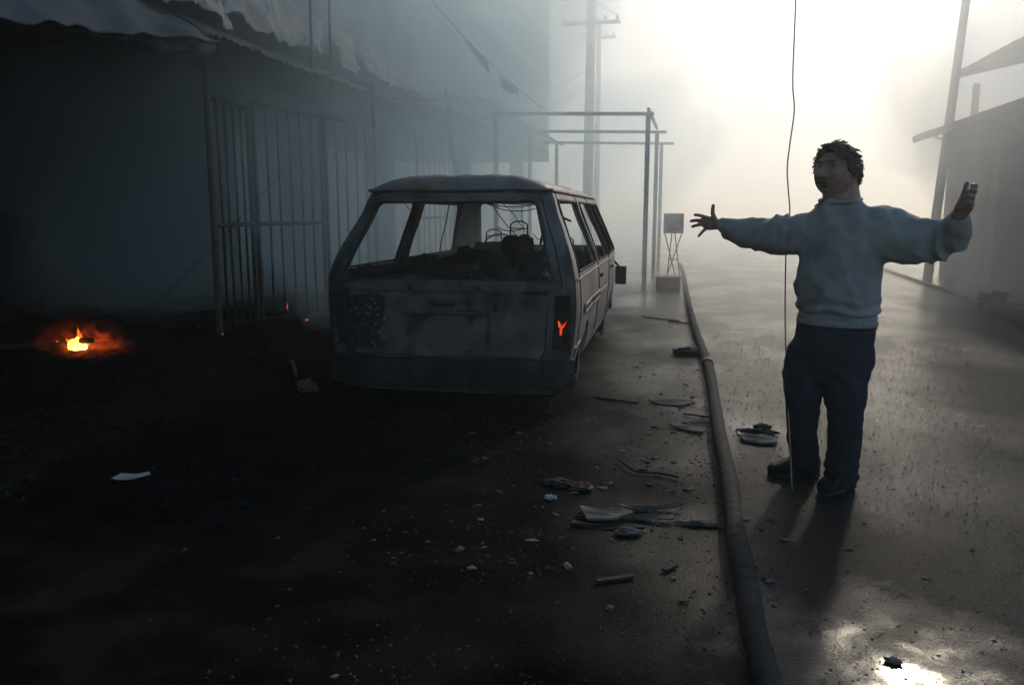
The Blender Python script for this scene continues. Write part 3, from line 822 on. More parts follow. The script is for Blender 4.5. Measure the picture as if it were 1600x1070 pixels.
# far hand, spread open
def chain(bm, pts, r0, r1, n=10): limb(bm, pts, [r0, (r0 + r1) / 2, r1], n, 3)
loft(bm, [((-.505, .385, 1.306), (0, .004, .026), (.010, -.014, 0)), ((-.530, .40, 1.310), (0, .004, .034), (.009, -.013, 0)), ((-.555, .412, 1.314), (0, .004, .040), (.008, -.012, 0)), ((-.577, .425, 1.316), (0, .004, .038), (.007, -.010, 0))], 14)
for b0, tip, r_ in (((-.572, .425, 1.346), (-.624, .440, 1.358), .0092), ((-.578, .43, 1.326), (-.642, .450, 1.325), .0095), ((-.577, .43, 1.306), (-.634, .445, 1.295), .0090), ((-.562, .42, 1.286), (-.603, .425, 1.244), .0082)):
    b0, tip = Vector(b0), Vector(tip); mid = b0.lerp(tip, .5) + Vector((-.002, -.004, .003))
    chain(bm, [b0.lerp(tip, -.25), mid, tip], r_ * 1.14, r_ * .95)
chain(bm, [(-.520, .392, 1.325), (-.538, .40, 1.366), (-.537, .398, 1.408)], .0145, .0095)
# near hand, thumb up, fingers closing towards the camera
W0 = Vector((.340, -.415, 1.360)); K0 = Vector((.352, -.462, 1.418))
loft(bm, [((.338, -.405, 1.352), (.022, 0, .018), (.010, -.010, -.026)), ((.344, -.43, 1.382), (.017, 0, .006), (.006, -.016, -.038)), ((.352, -.455, 1.408), (.014, 0, .006), (.004, -.012, -.044)), ((.358, -.472, 1.420), (.012, 0, .004), (.002, -.010, -.042))], 14)
for i, (zz, ln) in enumerate(((1.452, .050), (1.430, .055), (1.407, .050), (1.386, .040))):
    b0 = Vector((.350 - .003 * i, -.468 + .002 * i, zz))
    k_ = ln / .05; p1 = b0 + Vector((-.002, -.030, .016)) * k_; p2 = p1 + Vector((-.008, -.022, .012)) * k_; p3 = p2 + Vector((-.018, -.008, .000)) * k_
    limb(bm, [b0 + Vector((-.008, .02, -.006)), p1, p2, p3], [.0118, .0112, .0106, .0092], 10, 3)
chain(bm, [(.325, -.425, 1.385), (.336, -.44, 1.435), (.345, -.445, 1.492)], .0165, .0100)
bm = fuse(bm, .0038, 3)
body = obj('body', bm, M_skin, man, smooth=True)

# eyes, brows, lips, moustache shade as hair
M_eye = mat('eye', (0.05, 0.045, 0.04), .3)
for s in (1, -1):
    bm = bmesh.new(); r = bmesh.ops.create_uvsphere(bm, u_segments=14, v_segments=10, radius=.0115)
    for v in r['verts']: v.co = hp(.0795, s * .032, .0275) + v.co * .95
    obj('eye', bm, M_eye, man, smooth=True)
bm = bmesh.new(); r = bmesh.ops.create_uvsphere(bm, u_segments=16, v_segments=10, radius=1.0)
for v in r['verts']: v.co = hp(.094 + v.co.x * .008, v.co.y * .019, -.066 + v.co.z * .0055)
obj('mouth', bm, M_gap, man, smooth=True)
# hair: a cap of locks over scalp, temples and nape
random.seed(11)
bm = bmesh.new()
def scalp(th, ph, k=1.0):      # th from crown, ph around (0 = front)
    f_ = math.sin(th) * math.cos(ph); s_ = math.sin(th) * math.sin(ph); u_ = math.cos(th)
    L_ = .110 if f_ > 0 else .118
    p = Vector((f_ * L_ - (.008 * f_ if f_ > 0 else 0), s_ * .094, u_ * .117)) * k
    return hp(*p), (HF * f_ + HS * s_ + HU * u_).normalized()
def hairline(ph):
    a = abs(ph)
    return interp([(0, R(36)), (R(30), R(40)), (R(55), R(52)), (R(68), R(88)), (R(82), R(100)), (R(100), R(96)), (R(125), R(122)), (R(180), R(140))], a)
# base cap
cap = []; NU, NV = 60, 16
for j in range(NV + 1):
    row = []
    for i in range(NU):
        ph = -math.pi + 2 * math.pi * i / NU
        th = hairline(ph) * j / NV
        p, n_ = scalp(th, ph, 1.055 if j < NV else .97)
        p += n_ * (.010 * (nz(p, 30, 2) + .6) * (1 if j < NV else 0) + (.004 * math.cos(th) if th < 1.5 else 0))
        row.append(bm.verts.new(p))
    cap.append(row)
for a, b_ in zip(cap, cap[1:]):
    for i in range(NU): bm.faces.new((a[i], a[(i + 1) % NU], b_[(i + 1) % NU], b_[i]))
def lock(p, dirs, ln, r0, n=5):
    pts = [p]; d = dirs[0]
    for k in range(4):
        d = (dirs[0] * (1 - k / 4) + dirs[1] * (k / 4)).normalized(); pts.append(pts[-1] + d * ln / 4)
    tube(bm, pts, [r0, r0 * 1.0, r0 * .85, r0 * .6, r0 * .2], n)
for _ in range(1300):
    ph = random.uniform(-math.pi, math.pi); th = hairline(ph) * math.sqrt(random.uniform(0, 1)) * 1.0
    p, n_ = scalp(th, ph, 1.03)
    cl = Vector((nz(p, 22, 1), nz(p, 22, 5), nz(p, 22, 9))) * 1.6          # neighbouring locks lean the same way
    back = (-HF * .8 - HU * .25 + cl).normalized()
    side_ = abs(ph) > R(60)
    if side_: back = (-HU * .9 - HF * .5 + cl * .5).normalized()
    front = abs(ph) < R(65) and th > R(20)
    d0 = (n_ * .8 + cl * .8 + (HF * .25 + HU * .5 if front else Vector()) + Vector([random.gauss(0, .12) for _ in range(3)])).normalized()
    d1 = (back + n_ * .1 + Vector([random.gauss(0, .15) for _ in range(3)])).normalized()
    if front and nz(p, 30, 14) > .05: d1 = (HF * .7 + cl - HU * .2).normalized()
    ln = random.uniform(.026, .044) * (1.15 if th < R(60) and abs(ph) < R(110) else .62)
    lock(p, (d0, d1), ln, random.uniform(.0028, .0052))
# brows and moustache of short dark locks
for s in (1, -1):
    for _ in range(42):
        y = random.uniform(.014, .050); p = hp(.112 - 9 * (y - .010) ** 2, s * y, .051 + random.uniform(-.003, .003) - .12 * abs(y - .03))
        lock(p, ((HS * s + HF * .3 + HU * .2).normalized(), (HS * s).normalized()), .011, .0019, 4)
for _ in range(55):
    y = random.uniform(-.027, .027); p = hp(.114 - 7 * y * y, y, -.042 + random.uniform(-.005, .004) - abs(y) * .12)
    lock(p, ((HF * .5 - HU * .8 + HS * y * 20).normalized(), (-HU + HS * y * 30).normalized()), .010, .0017, 4)
obj('hair', bm, M_hair, man, smooth=True, recalc=False)

# sweatshirt
bm = bmesh.new()
def tr(z, w, d, ox=0, oy=0, k=.90): return ((ox, oy, z), A_ * w * k, F_ * d * k)
loft(bm, [tr(.812, .206, .148, .004), tr(.825, .214, .156, .004), tr(.86, .220, .162, .004), tr(.90, .232, .176, .004), tr(.96, .236, .178, .003), tr(1.04, .232, .172, .002), tr(1.12, .232, .165), tr(1.20, .234, .157),
          tr(1.27, .232, .150), tr(1.32, .220, .138), tr(1.355, .196, .124), tr(1.385, .160, .112, -.006), tr(1.408, .126, .104, -.010), tr(1.432, .106, .100, -.016)], 40)
# far sleeve with its hanging underside
def sleeve(pts):
    P_ = [Vector(p[:3]) for p in pts]
    rings = []
    for i, p in enumerate(P_):
        d = (P_[min(i + 1, len(P_) - 1)] - P_[max(0, i - 1)]).normalized()
        side = d.cross(Vector((0, 0, 1))).normalized(); up = side.cross(d).normalized()
        rings.append((p, side * pts[i][4], up * pts[i][3]))
    loft(bm, rings, 28)
sleeve([(-.06, .04, 1.27, .105, .09), (-.14, .10, 1.268, .108, .10), (-.21, .16, 1.255, .107, .10), (-.28, .225, 1.250, .100, .092), (-.35, .285, 1.255, .089, .082), (-.41, .33, 1.268, .075, .068), (-.455, .358, 1.283, .062, .055), (-.480, .372, 1.293, .050, .044), (-.497, .381, 1.300, .040, .034), (-.508, .388, 1.303, .038, .031)])
sleeve([(.06, -.04, 1.265, .135, .10), (.14, -.085, 1.262, .140, .115), (.22, -.135, 1.250, .130, .11), (.29, -.19, 1.235, .112, .10), (.345, -.245, 1.245, .098, .092), (.372, -.30, 1.268, .088, .078), (.372, -.345, 1.297, .074, .066), (.360, -.38, 1.325, .060, .052), (.350, -.40, 1.343, .046, .042), (.344, -.410, 1.354, .043, .038)])
def fold_s(p, n_):
    x, y, z = p
    d = 0
    arm = abs(x * .84 - y * .54)
    al = x * .84 - y * .54
    # folds run from the armpits across the chest and round the sleeves
    w = nz((x * 5, y * 5, z * 5), 1, 7)
    if arm > .20:
        k = min(1, (arm - .20) / .05)
        ph = al * 62 + z * 26 * (1 if al > 0 else -1) + w * 7
        d += k * (.0085 * (1 - abs(math.sin(ph * .5)) * 2) * (.5 + nz(p, 7, 40) * 1.4) + .006 * nz((x, y, z), 16, 3))
    if z > .84:
        off_ = 1 - min(1, max(0, (arm - .2) / .08))
        # drag lines from both shoulders meeting low on the belly
        k1 = nz((al * 3 + z * 2.0, y * 2, z * 1.1), 1.5, 21); k2 = nz((al * 3 - z * 2.2, y * 2, z * 1.1), 1.5, 52)
        d += off_ * (.034 * (.35 - abs(k1) * 2.2) * max(0, .6 + al * 2.5) + .034 * (.35 - abs(k2) * 2.2) * max(0, .6 - al * 2.5))
        d += .013 * nz((x, y, z * .8), 8, 11) + .007 * nz(p, 18, 17)
        d += .008 * off_ * gss(z - .91, .045) * math.sin(z * 95 + 6 * nz((x * 4, y * 4, z), 1, 4))
    if z < .875: d += .0035 * math.sin(math.atan2(y, x) * 70) * .5 - .006 * (z > .862)
    return d
bm = fuse(bm, .0065, 5, fold_s)
sw = obj('sweatshirt', bm, M_sweat, man, smooth=True)
bm = bmesh.new()
pts = [Vector((-.016, .002, 1.430)) + A_ * .094 * math.cos(2 * math.pi * k / 30) + F_ * .089 * math.sin(2 * math.pi * k / 30) + Vector((0, 0, -.012 * math.sin(2 * math.pi * k / 30))) for k in range(31)]
tube(bm, pts, .0095, 8, cap=False); obj('neckband', bm, M_sweat, sw, smooth=True)
# the shirt collar showing at the throat
M_collar = mat('dark_collar', (0.03, 0.03, 0.034), .9)
for s, tip in ((-1, Vector((-.158, -.045, 1.404))),):
    a = Vector((-.095, -.025, 1.438)) if s < 0 else Vector((-.05, -.075, 1.435)); b_ = Vector((-.115, .01, 1.420)) if s < 0 else Vector((.0, -.095, 1.42))
    bm = bmesh.new(); vs = [bm.verts.new(p) for p in (a, b_, tip)]; bm.faces.new(vs)
    vs2 = [bm.verts.new(p + Vector((0, 0, -.012))) for p in (a, b_, tip)]; bm.faces.new(vs2[::-1])
    for k in range(3): bm.faces.new((vs[k], vs2[k], vs2[(k + 1) % 3], vs[(k + 1) % 3]))
    obj('shirt_collar', bm, M_collar, man)

# jeans
bm = bmesh.new()
loft(bm, [tr(.845, .195, .140), tr(.80, .206, .150, -.004), tr(.74, .212, .168, -.004, .008), tr(.68, .214, .180, -.002, .014), tr(.62, .212, .172, -.006, .010), tr(.56, .200, .150, -.014, .004), tr(.52, .16, .12, -.018, 0)], 32)
limb(bm, [(-.095, .045, .66), (-.128, .04, .55), (-.133, .02, .40), (-.118, .05, .26), (-.090, .085, .14), (-.083, .10, .055)], [.125, .106, .085, .077, .076, .078], 24)
limb(bm, [(.052, -.045, .66), (.042, -.06, .54), (.034, -.105, .40), (.040, -.10, .26), (.040, -.095, .14), (.042, -.090, .055)], [.132, .113, .089, .080, .080, .082], 24)
bm2 = bm
def fold_j(p, n_):
    x, y, z = p
    d = .007 * nz((x * 1.2, y * 1.2, z * 1.6), 7, 5) + .004 * nz(p, 17, 8)
    bunch = max(0, 1 - z / .28); knee = gss(z - .40, .09)
    d += (.0055 * bunch + .003 * knee) * (.5 + nz(p, 6, 77) * 1.5) * math.sin(z * 105 + 5 * nz((x * 6, y * 6, z * 2), 1, 3))
    crot = gss(z - .58, .08)
    d += .003 * crot * math.sin((z + x * .6) * 80)
    return d
bm = fuse(bm, .0065, 4, fold_j)
jn = obj('jeans', bm, M_jean, man, smooth=True)
bm = bmesh.new()
pts = [Vector((.004, .004, .815)) + A_ * .182 * math.cos(2 * math.pi * k / 40) + F_ * .132 * math.sin(2 * math.pi * k / 40) for k in range(41)]
tube(bm, pts, .010, 6, cap=False, squash=1.8); obj('belt', bm, M_shoe, man, smooth=True)
# shoes
def shoe(heel, toe, name):
    heel, toe = Vector(heel), Vector(toe); d = (toe - heel); ln = d.length; d.normalize(); s = Vector((-d.y, d.x, 0))
    bm = bmesh.new()
    prof_ = [(-.01, .020, .045, .042), (.02, .036, .052, .050), (.07, .040, .062, .060), (.12, .040, .055, .053), (.17, .046, .042, .040), (.22, .048, .033, .031), (.255, .040, .028, .026), (.275, .022, .022, .020)]
    loft(bm, [(heel + d * (t * ln / .275) + Vector((0, 0, h + .006)), s * w, Vector((0, 0, hh))) for t, w, hh, h in prof_], 20, .75)
    limb(bm, [heel + d * .045 + Vector((0, 0, .06)), heel + d * .045 + Vector((0, 0, .13))], [.044, .042])
    bm = fuse(bm, .005, 4, lambda p, n_: .0015 * nz(p, 30, 2))
    sh = obj(name, bm, M_shoe, man, smooth=True)
    bm = bmesh.new()
    out = []
    for k in range(28):
        a = 2 * math.pi * k / 28; t = (1 - math.cos(a)) / 2
        w = .051 * (math.sin(a)) * (1 if t > .5 else .86)
        out.append(heel + d * (t * (ln + .02) - .015) + s * w)
    top = [bm.verts.new(p + Vector((0, 0, .020))) for p in out]; bot = [bm.verts.new(p + Vector((0, 0, -.004))) for p in out]
    bm.faces.new(top); bm.faces.new(bot[::-1])
    for k in range(28): bm.faces.new((top[k], bot[k], bot[(k + 1) % 28], top[(k + 1) % 28]))
    obj('sole', bm, M_char, sh)
shoe((.0, .115, .002), (-.262, .105, .002), 'shoe')
shoe((.105, -.050, .002), (-.100, -.200, .002), 'shoe')

# ---------------------------------------------------------------- burnt shopfront: post, gates, awnings, tarpaulin, torn banners
rnd = random.Random(5)
M_wood_char = mat('charred_wood', (0.02, 0.018, 0.016), .9, col2=(.055, .045, .036), scale=10, lo=.45, hi=.65, bump=.6, bscale=30, stretch=(1, 1, .2))
M_pipe = mat('rusty_pipe', (0.07, 0.055, 0.045), .75, .2, col2=(.12, .085, .06), scale=12, lo=.45, hi=.6, bump=.3)
post = empty('shop_post', (-4.739, 7.414, 0), 'tall slim rusty post standing left of the barred gates', 'post')
bm = bmesh.new(); pts = [Vector((0, 0, -.02)).lerp(Vector((.087, -.114, 2.95)), k / 8) for k in range(9)]; tube(bm, pts, .035, 10); obj('shaft', bm, M_pipe, post, smooth=True)
bm = bmesh.new(); box(bm, -.09, .09, -.09, .09, -.005, .03, .006); obj('base_plate', bm, M_pipe, post)

def gate(p0, p1, z1, nb, label, rail=None, z0=.06, gap=None, group='barred steel gates of the burnt shops', low=()):
    p0 = Vector((*p0, 0)); p1 = Vector((*p1, 0)); d = p1 - p0
    g_ = empty('barred_gate', p0, label, 'gate', group)
    bm = bmesh.new()
    bar(bm, (0, 0, 0), (0, 0, z1), .045); bar(bm, d, d + Vector((0, 0, z1 - .002)), .045)
    dn = d.normalized() * .024
    bar(bm, Vector((0, 0, z1 - .03)) + dn, d + Vector((0, 0, z1 - .035)) - dn, .045)
    bar(bm, Vector((0, 0, z0)) + dn, d + Vector((0, 0, z0)) - dn, .045)
    obj('frame', bm, M_dark_steel, g_)
    if rail:
        bm = bmesh.new(); pts = [(d * (k / 16)) + Vector((.018, 0, rail + .012 * nz((k * .7, 3, 1), 1))) for k in range(17)]; tube(bm, pts, .024, 8); obj('middle_rail', bm, M_dark_steel, g_, smooth=True)
    for i in range(nb):
        t = (i + 1) / (nb + 1); b_ = d * t
        if t in low: continue
        bm = bmesh.new(); wob = Vector((.012 * nz((i, 1, 0), 1.3), .02 * nz((i, 4, 0), 1.3), 0))
        zt = z1 - .055 if not gap else gap(t)
        tube(bm, [b_ + Vector((0, 0, z0 + .02)), b_ + wob + Vector((0, 0, (z0 + zt) / 2)), b_ + Vector((0, 0, zt))], .014, 8)
        obj('bar', bm, M_dark_steel, g_, smooth=True)
    return g_
gate((-4.79, 7.50), (-4.925, 8.50), 2.58, 4, 'narrow barred gate leaf nearest the slim post', rail=1.25)
gate((-4.918, 8.60), (-4.690, 9.88), 2.64, 5, 'barred gate leaf with a middle rail, just left of the van', rail=1.25)
gate((-4.684, 9.98), (-4.572, 11.43), 2.66, 4, 'barred gate leaf seen just above the left shoulder of the van')
gate((-4.62, 13.5), (-4.60, 16.7), 2.74, 9, 'far barred gate leaf standing right of the two wall brackets', rail=1.3)
def bracket(p, q, z1, z0, label, grp='steel wall brackets'):
    b_ = empty('wall_bracket', p, label, 'bracket', grp)
    bm = bmesh.new(); bar(bm, (-.02, 0, 0), Vector(q) - Vector(p), .045); obj('arm', bm, M_dark_steel, b_)
    bm = bmesh.new(); o = Vector(q) - Vector(p); bar(bm, o + Vector((0, 0, .0225)), o + Vector((0, 0, z0 - q[2])), .045); obj('drop', bm, M_dark_steel, b_)
bracket((-4.29, 9.4, 2.935), (-3.925, 9.8, 2.985), 0, 2.44, 'angled steel bracket under the awning, nearest the camera')
bracket((-4.29, 12.9, 2.90), (-3.96, 13.4, 2.92), 0, 2.30, 'smaller steel bracket further along, above the far gate')

def tin(name, label, rows, amp, wl, m, thick=.012, group=None):
    """rows: list of polylines (same count) across the slope; corrugation runs along"""
    o_ = Vector(rows[0][0]); bm = bmesh.new(); g2 = []
    n = max(8, int((Vector(rows[0][0]) - Vector(rows[0][-1])).length / wl * 6))
    for r_ in rows:
        row = []; L_ = [Vector(p) for p in r_]
        for k in range(n + 1):
            t = k / n * (len(L_) - 1); i = min(int(t), len(L_) - 2); p = L_[i].lerp(L_[i + 1], t - i)
            row.append(p - o_ + Vector((0, 0, amp * math.sin(k / 6 * 2 * math.pi) + .02 * nz(p, 1.1, 3))))
        g2.append(row)
    fin = []
    for a, b_ in zip(g2, g2[1:]):
        for s in range(4):
            fin.append([p.lerp(q, s / 4) for p, q in zip(a, b_)])
    fin.append(g2[-1])
    edge = [Vector((.05 * nz((k * .21, 5, 2), 1), 0, -.02 + .035 * nz((k * .13, 9, 1), 1))) for k in range(n + 1)]
    fin[-1] = [p + e for p, e in zip(fin[-1], edge)]
    vv = [[bm.verts.new(p) for p in r_] for r_ in fin]
    for a, b_ in zip(vv, vv[1:]):
        for k in range(n): bm.faces.new((a[k], a[k + 1], b_[k + 1], b_[k]))
    o = obj(name, bm, m, smooth=True); o.location = o_
    md = o.modifiers.new('s', 'SOLIDIFY'); md.thickness = thick
    return tag(o, label, 'awning', group)
tin('tin_awning', 'warped corrugated tin awning over the barred gates', [[(-4.27, 6.2, 3.03), (-4.27, 10.25, 3.03)], [(-3.98, 6.2, 2.88), (-3.98, 10.25, 2.90)]], .014, .11, M_tin)
tin('tin_awning', 'long tin awning rising to the right, starting just past the barred gates', [[(-4.27, 10.35, 3.05), (-4.27, 15.5, 3.66)], [(-4.0, 10.35, 2.91), (-4.02, 15.5, 3.52)]], .016, .13, M_tin)
tin('tin_awning', 'farthest tin awning on the left, jutting out behind the steel frames', [[(-4.27, 15.6, 3.66), (-4.27, 25.0, 3.66)], [(-3.75, 15.6, 3.50), (-3.8, 25.0, 3.46)]], .018, .14, M_tin)

M_tarp = mat('grey_blue_tarpaulin', (0.045, 0.062, 0.078), .8, col2=(.03, .04, .05), scale=2, lo=.35, hi=.65, col3=(.03, .035, .04), scale3=1.5, lo3=.55, hi3=.7, bump=.3, bscale=12, bdist=.02)
def sheet(name, label, cat, p00, p10, p11, p01, m, nu=60, nv=24, wav=.05, fr=6, tear=0.0, seed=1, group=None, thick=.006, parent=None, edge=None):
    p00, p10, p11, p01 = map(Vector, (p00, p10, p11, p01)); o_ = p00.copy()
    nrm = (p10 - p00).cross(p01 - p00).normalized()
    bm = bmesh.new(); vv = []
    for j in range(nv + 1):
        v_ = j / nv; row = []
        for i in range(nu + 1):
            u = i / nu
            vt = v_ * (1 - tear * (.5 + .9 * nz((u * fr * 1.1, seed, 0), 1.0) + .35 * nz((u * fr * 5, seed, 3), 1.0))) if tear else v_
            p = (p00.lerp(p10, u)).lerp(p01.lerp(p11, u), vt)
            w = wav * (.3 + .7 * v_) * (nz((u * fr, v_ * 1.6, seed), 1.0) + .5 * nz((u * fr * 2.4, v_ * 3, seed + 4), 1.0) + .25 * math.sin(u * fr * 7 + v_ * 3 + seed))
            row.append(bm.verts.new(p - o_ + nrm * w))
        vv.append(row)
    for a, b_ in zip(vv, vv[1:]):
        for i in range(nu): bm.faces.new((a[i], a[i + 1], b_[i + 1], b_[i]))
    o = obj(name, bm, m, parent, smooth=True); o.location = o_
    md = o.modifiers.new('s', 'SOLIDIFY'); md.thickness = thick
    return tag(o, label, cat, group)
sheet('tarpaulin', 'sagging blue grey tarpaulin stretched along the top left shopfront', 'tarpaulin', (-4.24, 2.6, 3.18), (-4.24, 6.6, 3.0), (-3.86, 6.3, 2.76), (-3.82, 3.2, 2.30), M_tarp, wav=.07, fr=4, tear=.10, seed=3)
sheet('tarpaulin', 'narrow torn strip of dark cloth hanging below the blue grey tarpaulin', 'tarpaulin', (-4.02, 4.6, 2.66), (-4.02, 6.5, 2.80), (-4.05, 6.4, 2.66), (-4.05, 4.7, 2.52), M_tarp, wav=.05, fr=5, tear=.45, seed=8)
def banner_mat():
    m = mat('faded_printed_cloth', (0.30, 0.235, 0.215), .9, col2=(.42, .36, .33), scale=3.0, lo=.40, hi=.60, col3=(.12, .17, .20), scale3=6.5, lo3=.56, hi3=.62, bump=.4, bscale=20, bdist=.01, detail=10)
    return m
M_banner = banner_mat()
bl = [((5.55, 3.45), (7.05, 3.42), (6.85, 2.98), (5.85, 3.00), 'torn pale banner rag nearest the tarpaulin on the shopfront', 2),
      ((6.65, 3.62), (9.0, 3.55), (8.7, 3.08), (6.75, 3.0), 'largest torn pink printed banner above the corrugated awning', 5),
      ((9.15, 3.50), (9.9, 3.58), (9.75, 2.98), (9.3, 3.05), 'short torn banner strip between the two longer pink ones', 9),
      ((10.0, 3.55), (14.2, 3.46), (13.6, 3.16), (10.1, 3.06), 'long narrow pink banner reaching towards the far tin awning', 12)]
for a, b_, c, d, lb, sd in bl:
    sheet('torn_banner', lb, 'banner', (-4.20, *a), (-4.20, *b_), (-4.08, *c), (-4.05, *d), M_banner, wav=.10, fr=(b_[0] - a[0]) * 1.6, tear=.32, seed=sd, group='torn banners along the shopfront')
for i, (y, z) in enumerate(((8.25, 5.2), (8.72, 4.9))):
    bm = bmesh.new(); tube(bm, [(0, 0, 0), (.01, .03, z - 2.9)], .016, 8); o = obj('wall_pipe', bm, M_dark_steel, smooth=True); o.location = (-3.99, y, 2.9)
    tag(o, ('left' if i == 0 else 'right') + ' one of two thin upright pipes in front of the pink banners', 'pipe', 'thin pipes in front of the banners')

# ---- three square steel goal-like frames
def steel_frame(a, b_, h, ext, label):
    a = Vector((*a, 0)); b_ = Vector((*b_, 0)); d = b_ - a; u = d.normalized()
    f_ = empty('steel_frame', a, label, 'frame', 'square steel frames across the pavement')
    for p in (Vector(), d):
        bm = bmesh.new(); bar(bm, p + Vector((0, 0, -.02)), p + Vector((0, 0, h - .031)), .085 if p.length else .075); obj('upright', bm, M_white_frame, f_)
    bm = bmesh.new(); bar(bm, -u * ext + Vector((0, 0, h)), d + u * ext + Vector((0, 0, h - .02)), .06); obj('crossbar', bm, M_white_frame, f_)
    return f_
steel_frame((-3.47, 14.6), (-.747, 15.05), 3.17, .10, 'nearest and tallest looking square steel frame beyond the van')
steel_frame((-3.42, 17.6), (-.70, 18.15), 3.15, .20, 'middle one of the three square steel frames')
steel_frame((-3.21, 20.0), (-.676, 20.6), 3.11, .30, 'farthest and faintest of the three square steel frames')
bm = bmesh.new(); bar(bm, (0, 0, 0), (.047, 3.1, -.03), .05); o = obj('linking_beam', bm, M_white_frame); o.location = (-.747, 15.05, 3.235)
tag(o, 'steel beam joining the tops of the near and middle frames on the right', 'beam')

# ---- board on crossed legs
bs = empty('board_stand', (-.26, 16.6, 0), 'pale square board on thin crossed legs beside the steel frames', 'board stand', rz=R(4))
M_board = mat('pale_board', (0.30, 0.32, 0.33), .7, col2=(.2, .21, .22), scale=5)
bm = bmesh.new(); box(bm, -.20, .20, -.012, .012, .98, 1.38, .004); obj('board', bm, M_board, bs)
bm = bmesh.new(); tube(bm, [(.08 * math.cos(2 * math.pi * k / 16), -.09 + .08 * math.sin(2 * math.pi * k / 16), 1.07) for k in range(17)], .008, 6, cap=False); obj('ring', bm, M_dark_steel, bs)
for a, b_ in (((-.17, 0, .98), (.10, .05, .0)), ((.17, 0, .98), (-.14, .05, .0)), ((-.03, -.02, .98), (-.12, -.16, .0)), ((.03, -.02, .98), (.16, -.16, .0))):
    bm = bmesh.new(); tube(bm, [a, b_], .011, 6); obj('leg', bm, M_dark_steel, bs)
bm = bmesh.new(); tube(bm, [(-.10, -.08, .46), (.11, -.08, .46)], .009, 6); obj('brace', bm, M_dark_steel, bs)
bx = empty('low_box', (-.28, 14.9, 0), 'low dark box on the ground in front of the board stand', 'box')
bm = bmesh.new(); box(bm, -.24, .20, -.2, .2, .0, .20, .015); obj('case', bm, M_dark_steel, bx)
bm = bmesh.new(); box(bm, -.25, .21, -.21, .21, .203, .235, .01); obj('lid', bm, M_dark_steel, bx)

# ---- leaning pole, utility poles, wires, rags
bm = bmesh.new(); tube(bm, [(0, 0, -.02), (-.26, .25, 1.7), (-.55, .50, 3.40)], [.036, .034, .030], 8)
o = obj('leaning_pole', bm, M_pipe, smooth=True); o.location = (-3.42, 12.6, 0); tag(o, 'thin rusty pole leaning against the awning edge, seen above the van roof', 'pole')
M_conc = mat('pole_concrete', (.26, .26, .26), .9, col2=(.15, .15, .14), scale=3)
def utility(x, y, h, lean, label, r0=.15, arms=()):
    u = empty('utility_pole', (x, y, 0), label, 'utility pole', 'utility poles down the street')
    bm = bmesh.new(); tube(bm, [(0, 0, -.1), (lean[0] * .5, lean[1] * .5, h * .5), (lean[0], lean[1], h)], [r0, r0 * .85, r0 * .7], 12); obj('shaft', bm, M_conc, u, smooth=True)
    for z, w in arms:
        k = z / h
        bm = bmesh.new(); c = Vector((lean[0] * k, lean[1] * k - r0, z)); bar(bm, c + Vector((-w, 0, 0)), c + Vector((w, 0, 0)), .09); ar = obj('crossarm', bm, M_dark_steel, u)
        for s in (-.9, -.5, .5, .9):
            bm = bmesh.new(); tube(bm, [c + Vector((w * s, 0, .045)), c + Vector((w * s, 0, .10)), c + Vector((w * s, 0, .20))], [.03, .05, .02], 8); obj('insulator', bm, M_conc, ar, smooth=True)
    return u
utility(-2.92, 24, 9.6, (.05, 0), 'thick concrete utility pole with crossarms, just right of the building end', .165, ((6.75, .85), (7.6, .9)))
utility(-3.30, 30, 8.2, (-.02, 0), 'thinner utility pole standing close behind the thick concrete one', .12, ((7.6, .6),))
utility(5.0, 18.3, 8.0, (.42, 0), 'leaning utility pole in front of the shop awnings on the right', .10, ((7.6, .6),))
def wire(pts, r, label, cat='cable', name='overhead_wire', group=None, m=None):
    P_ = [Vector(p) for p in pts]; o_ = P_[0].copy(); bm = bmesh.new(); tube(bm, [p - o_ for p in P_], r, 6); o = obj(name, bm, m or M_gap, smooth=True); o.location = o_
    return tag(o, label, cat, group)
def sag(a, b_, s, n=24):
    a, b_ = Vector(a), Vector(b_); return [a.lerp(b_, k / n) - Vector((0, 0, s * 4 * (k / n) * (1 - k / n))) for k in range(n + 1)]
G = 'wires strung between the shopfront and the poles'
wire(sag((-4.06, 9.9, 2.98), (-2.92, 23.84, 5.55), .55), .009, 'upper one of two wires sagging from the awning to the thick utility pole', group=G)
wire(sag((-4.06, 10.1, 2.93), (-2.92, 23.84, 5.1), .60), .009, 'lower one of two wires sagging from the awning to the thick utility pole', group=G)
wire(sag((-3.9, 6.0, 6.4), (-2.1, 23.9, 6.95), .5), .010, 'high wire hung with rags, running from the building to the pole crossarm', group=G)
wire(sag((-3.6, 12.0, 8.6), (-2.2, 23.9, 7.8), .3), .010, 'topmost wire from the building to the upper crossarm', group=G)
wire(sag((-2.7, 24.1, 6.95), (-3.1, 30, 7.8), .2), .010, 'short wire between the two upright utility poles', group=G)
# rags caught on wires
M_rag = mat('charred_rag', (0.04, 0.045, 0.055), .95, col2=(.08, .08, .09), scale=8)
wire(sag((-3.55, 10.4, 4.35), (-2.6, 14.6, 3.25), .12), .007, 'thin wire that holds the two charred rags above the van', group=G)
sheet('hanging_rag', 'long charred rag drooping from a thin wire, left of the other rag', 'rag', (-3.26, 11.7, 3.90), (-3.05, 12.3, 3.68), (-3.02, 12.3, 3.40), (-3.24, 11.9, 3.80), M_rag, 20, 10, .04, 4, .4, 3, 'charred rags on the wire')
sheet('hanging_rag', 'small shredded charred rag at the lower end of the thin wire', 'rag', (-3.0, 12.9, 3.55), (-2.80, 13.3, 3.42), (-2.76, 13.3, 3.22), (-2.96, 12.95, 3.30), M_rag, 24, 10, .03, 6, .5, 6, 'charred rags on the wire')

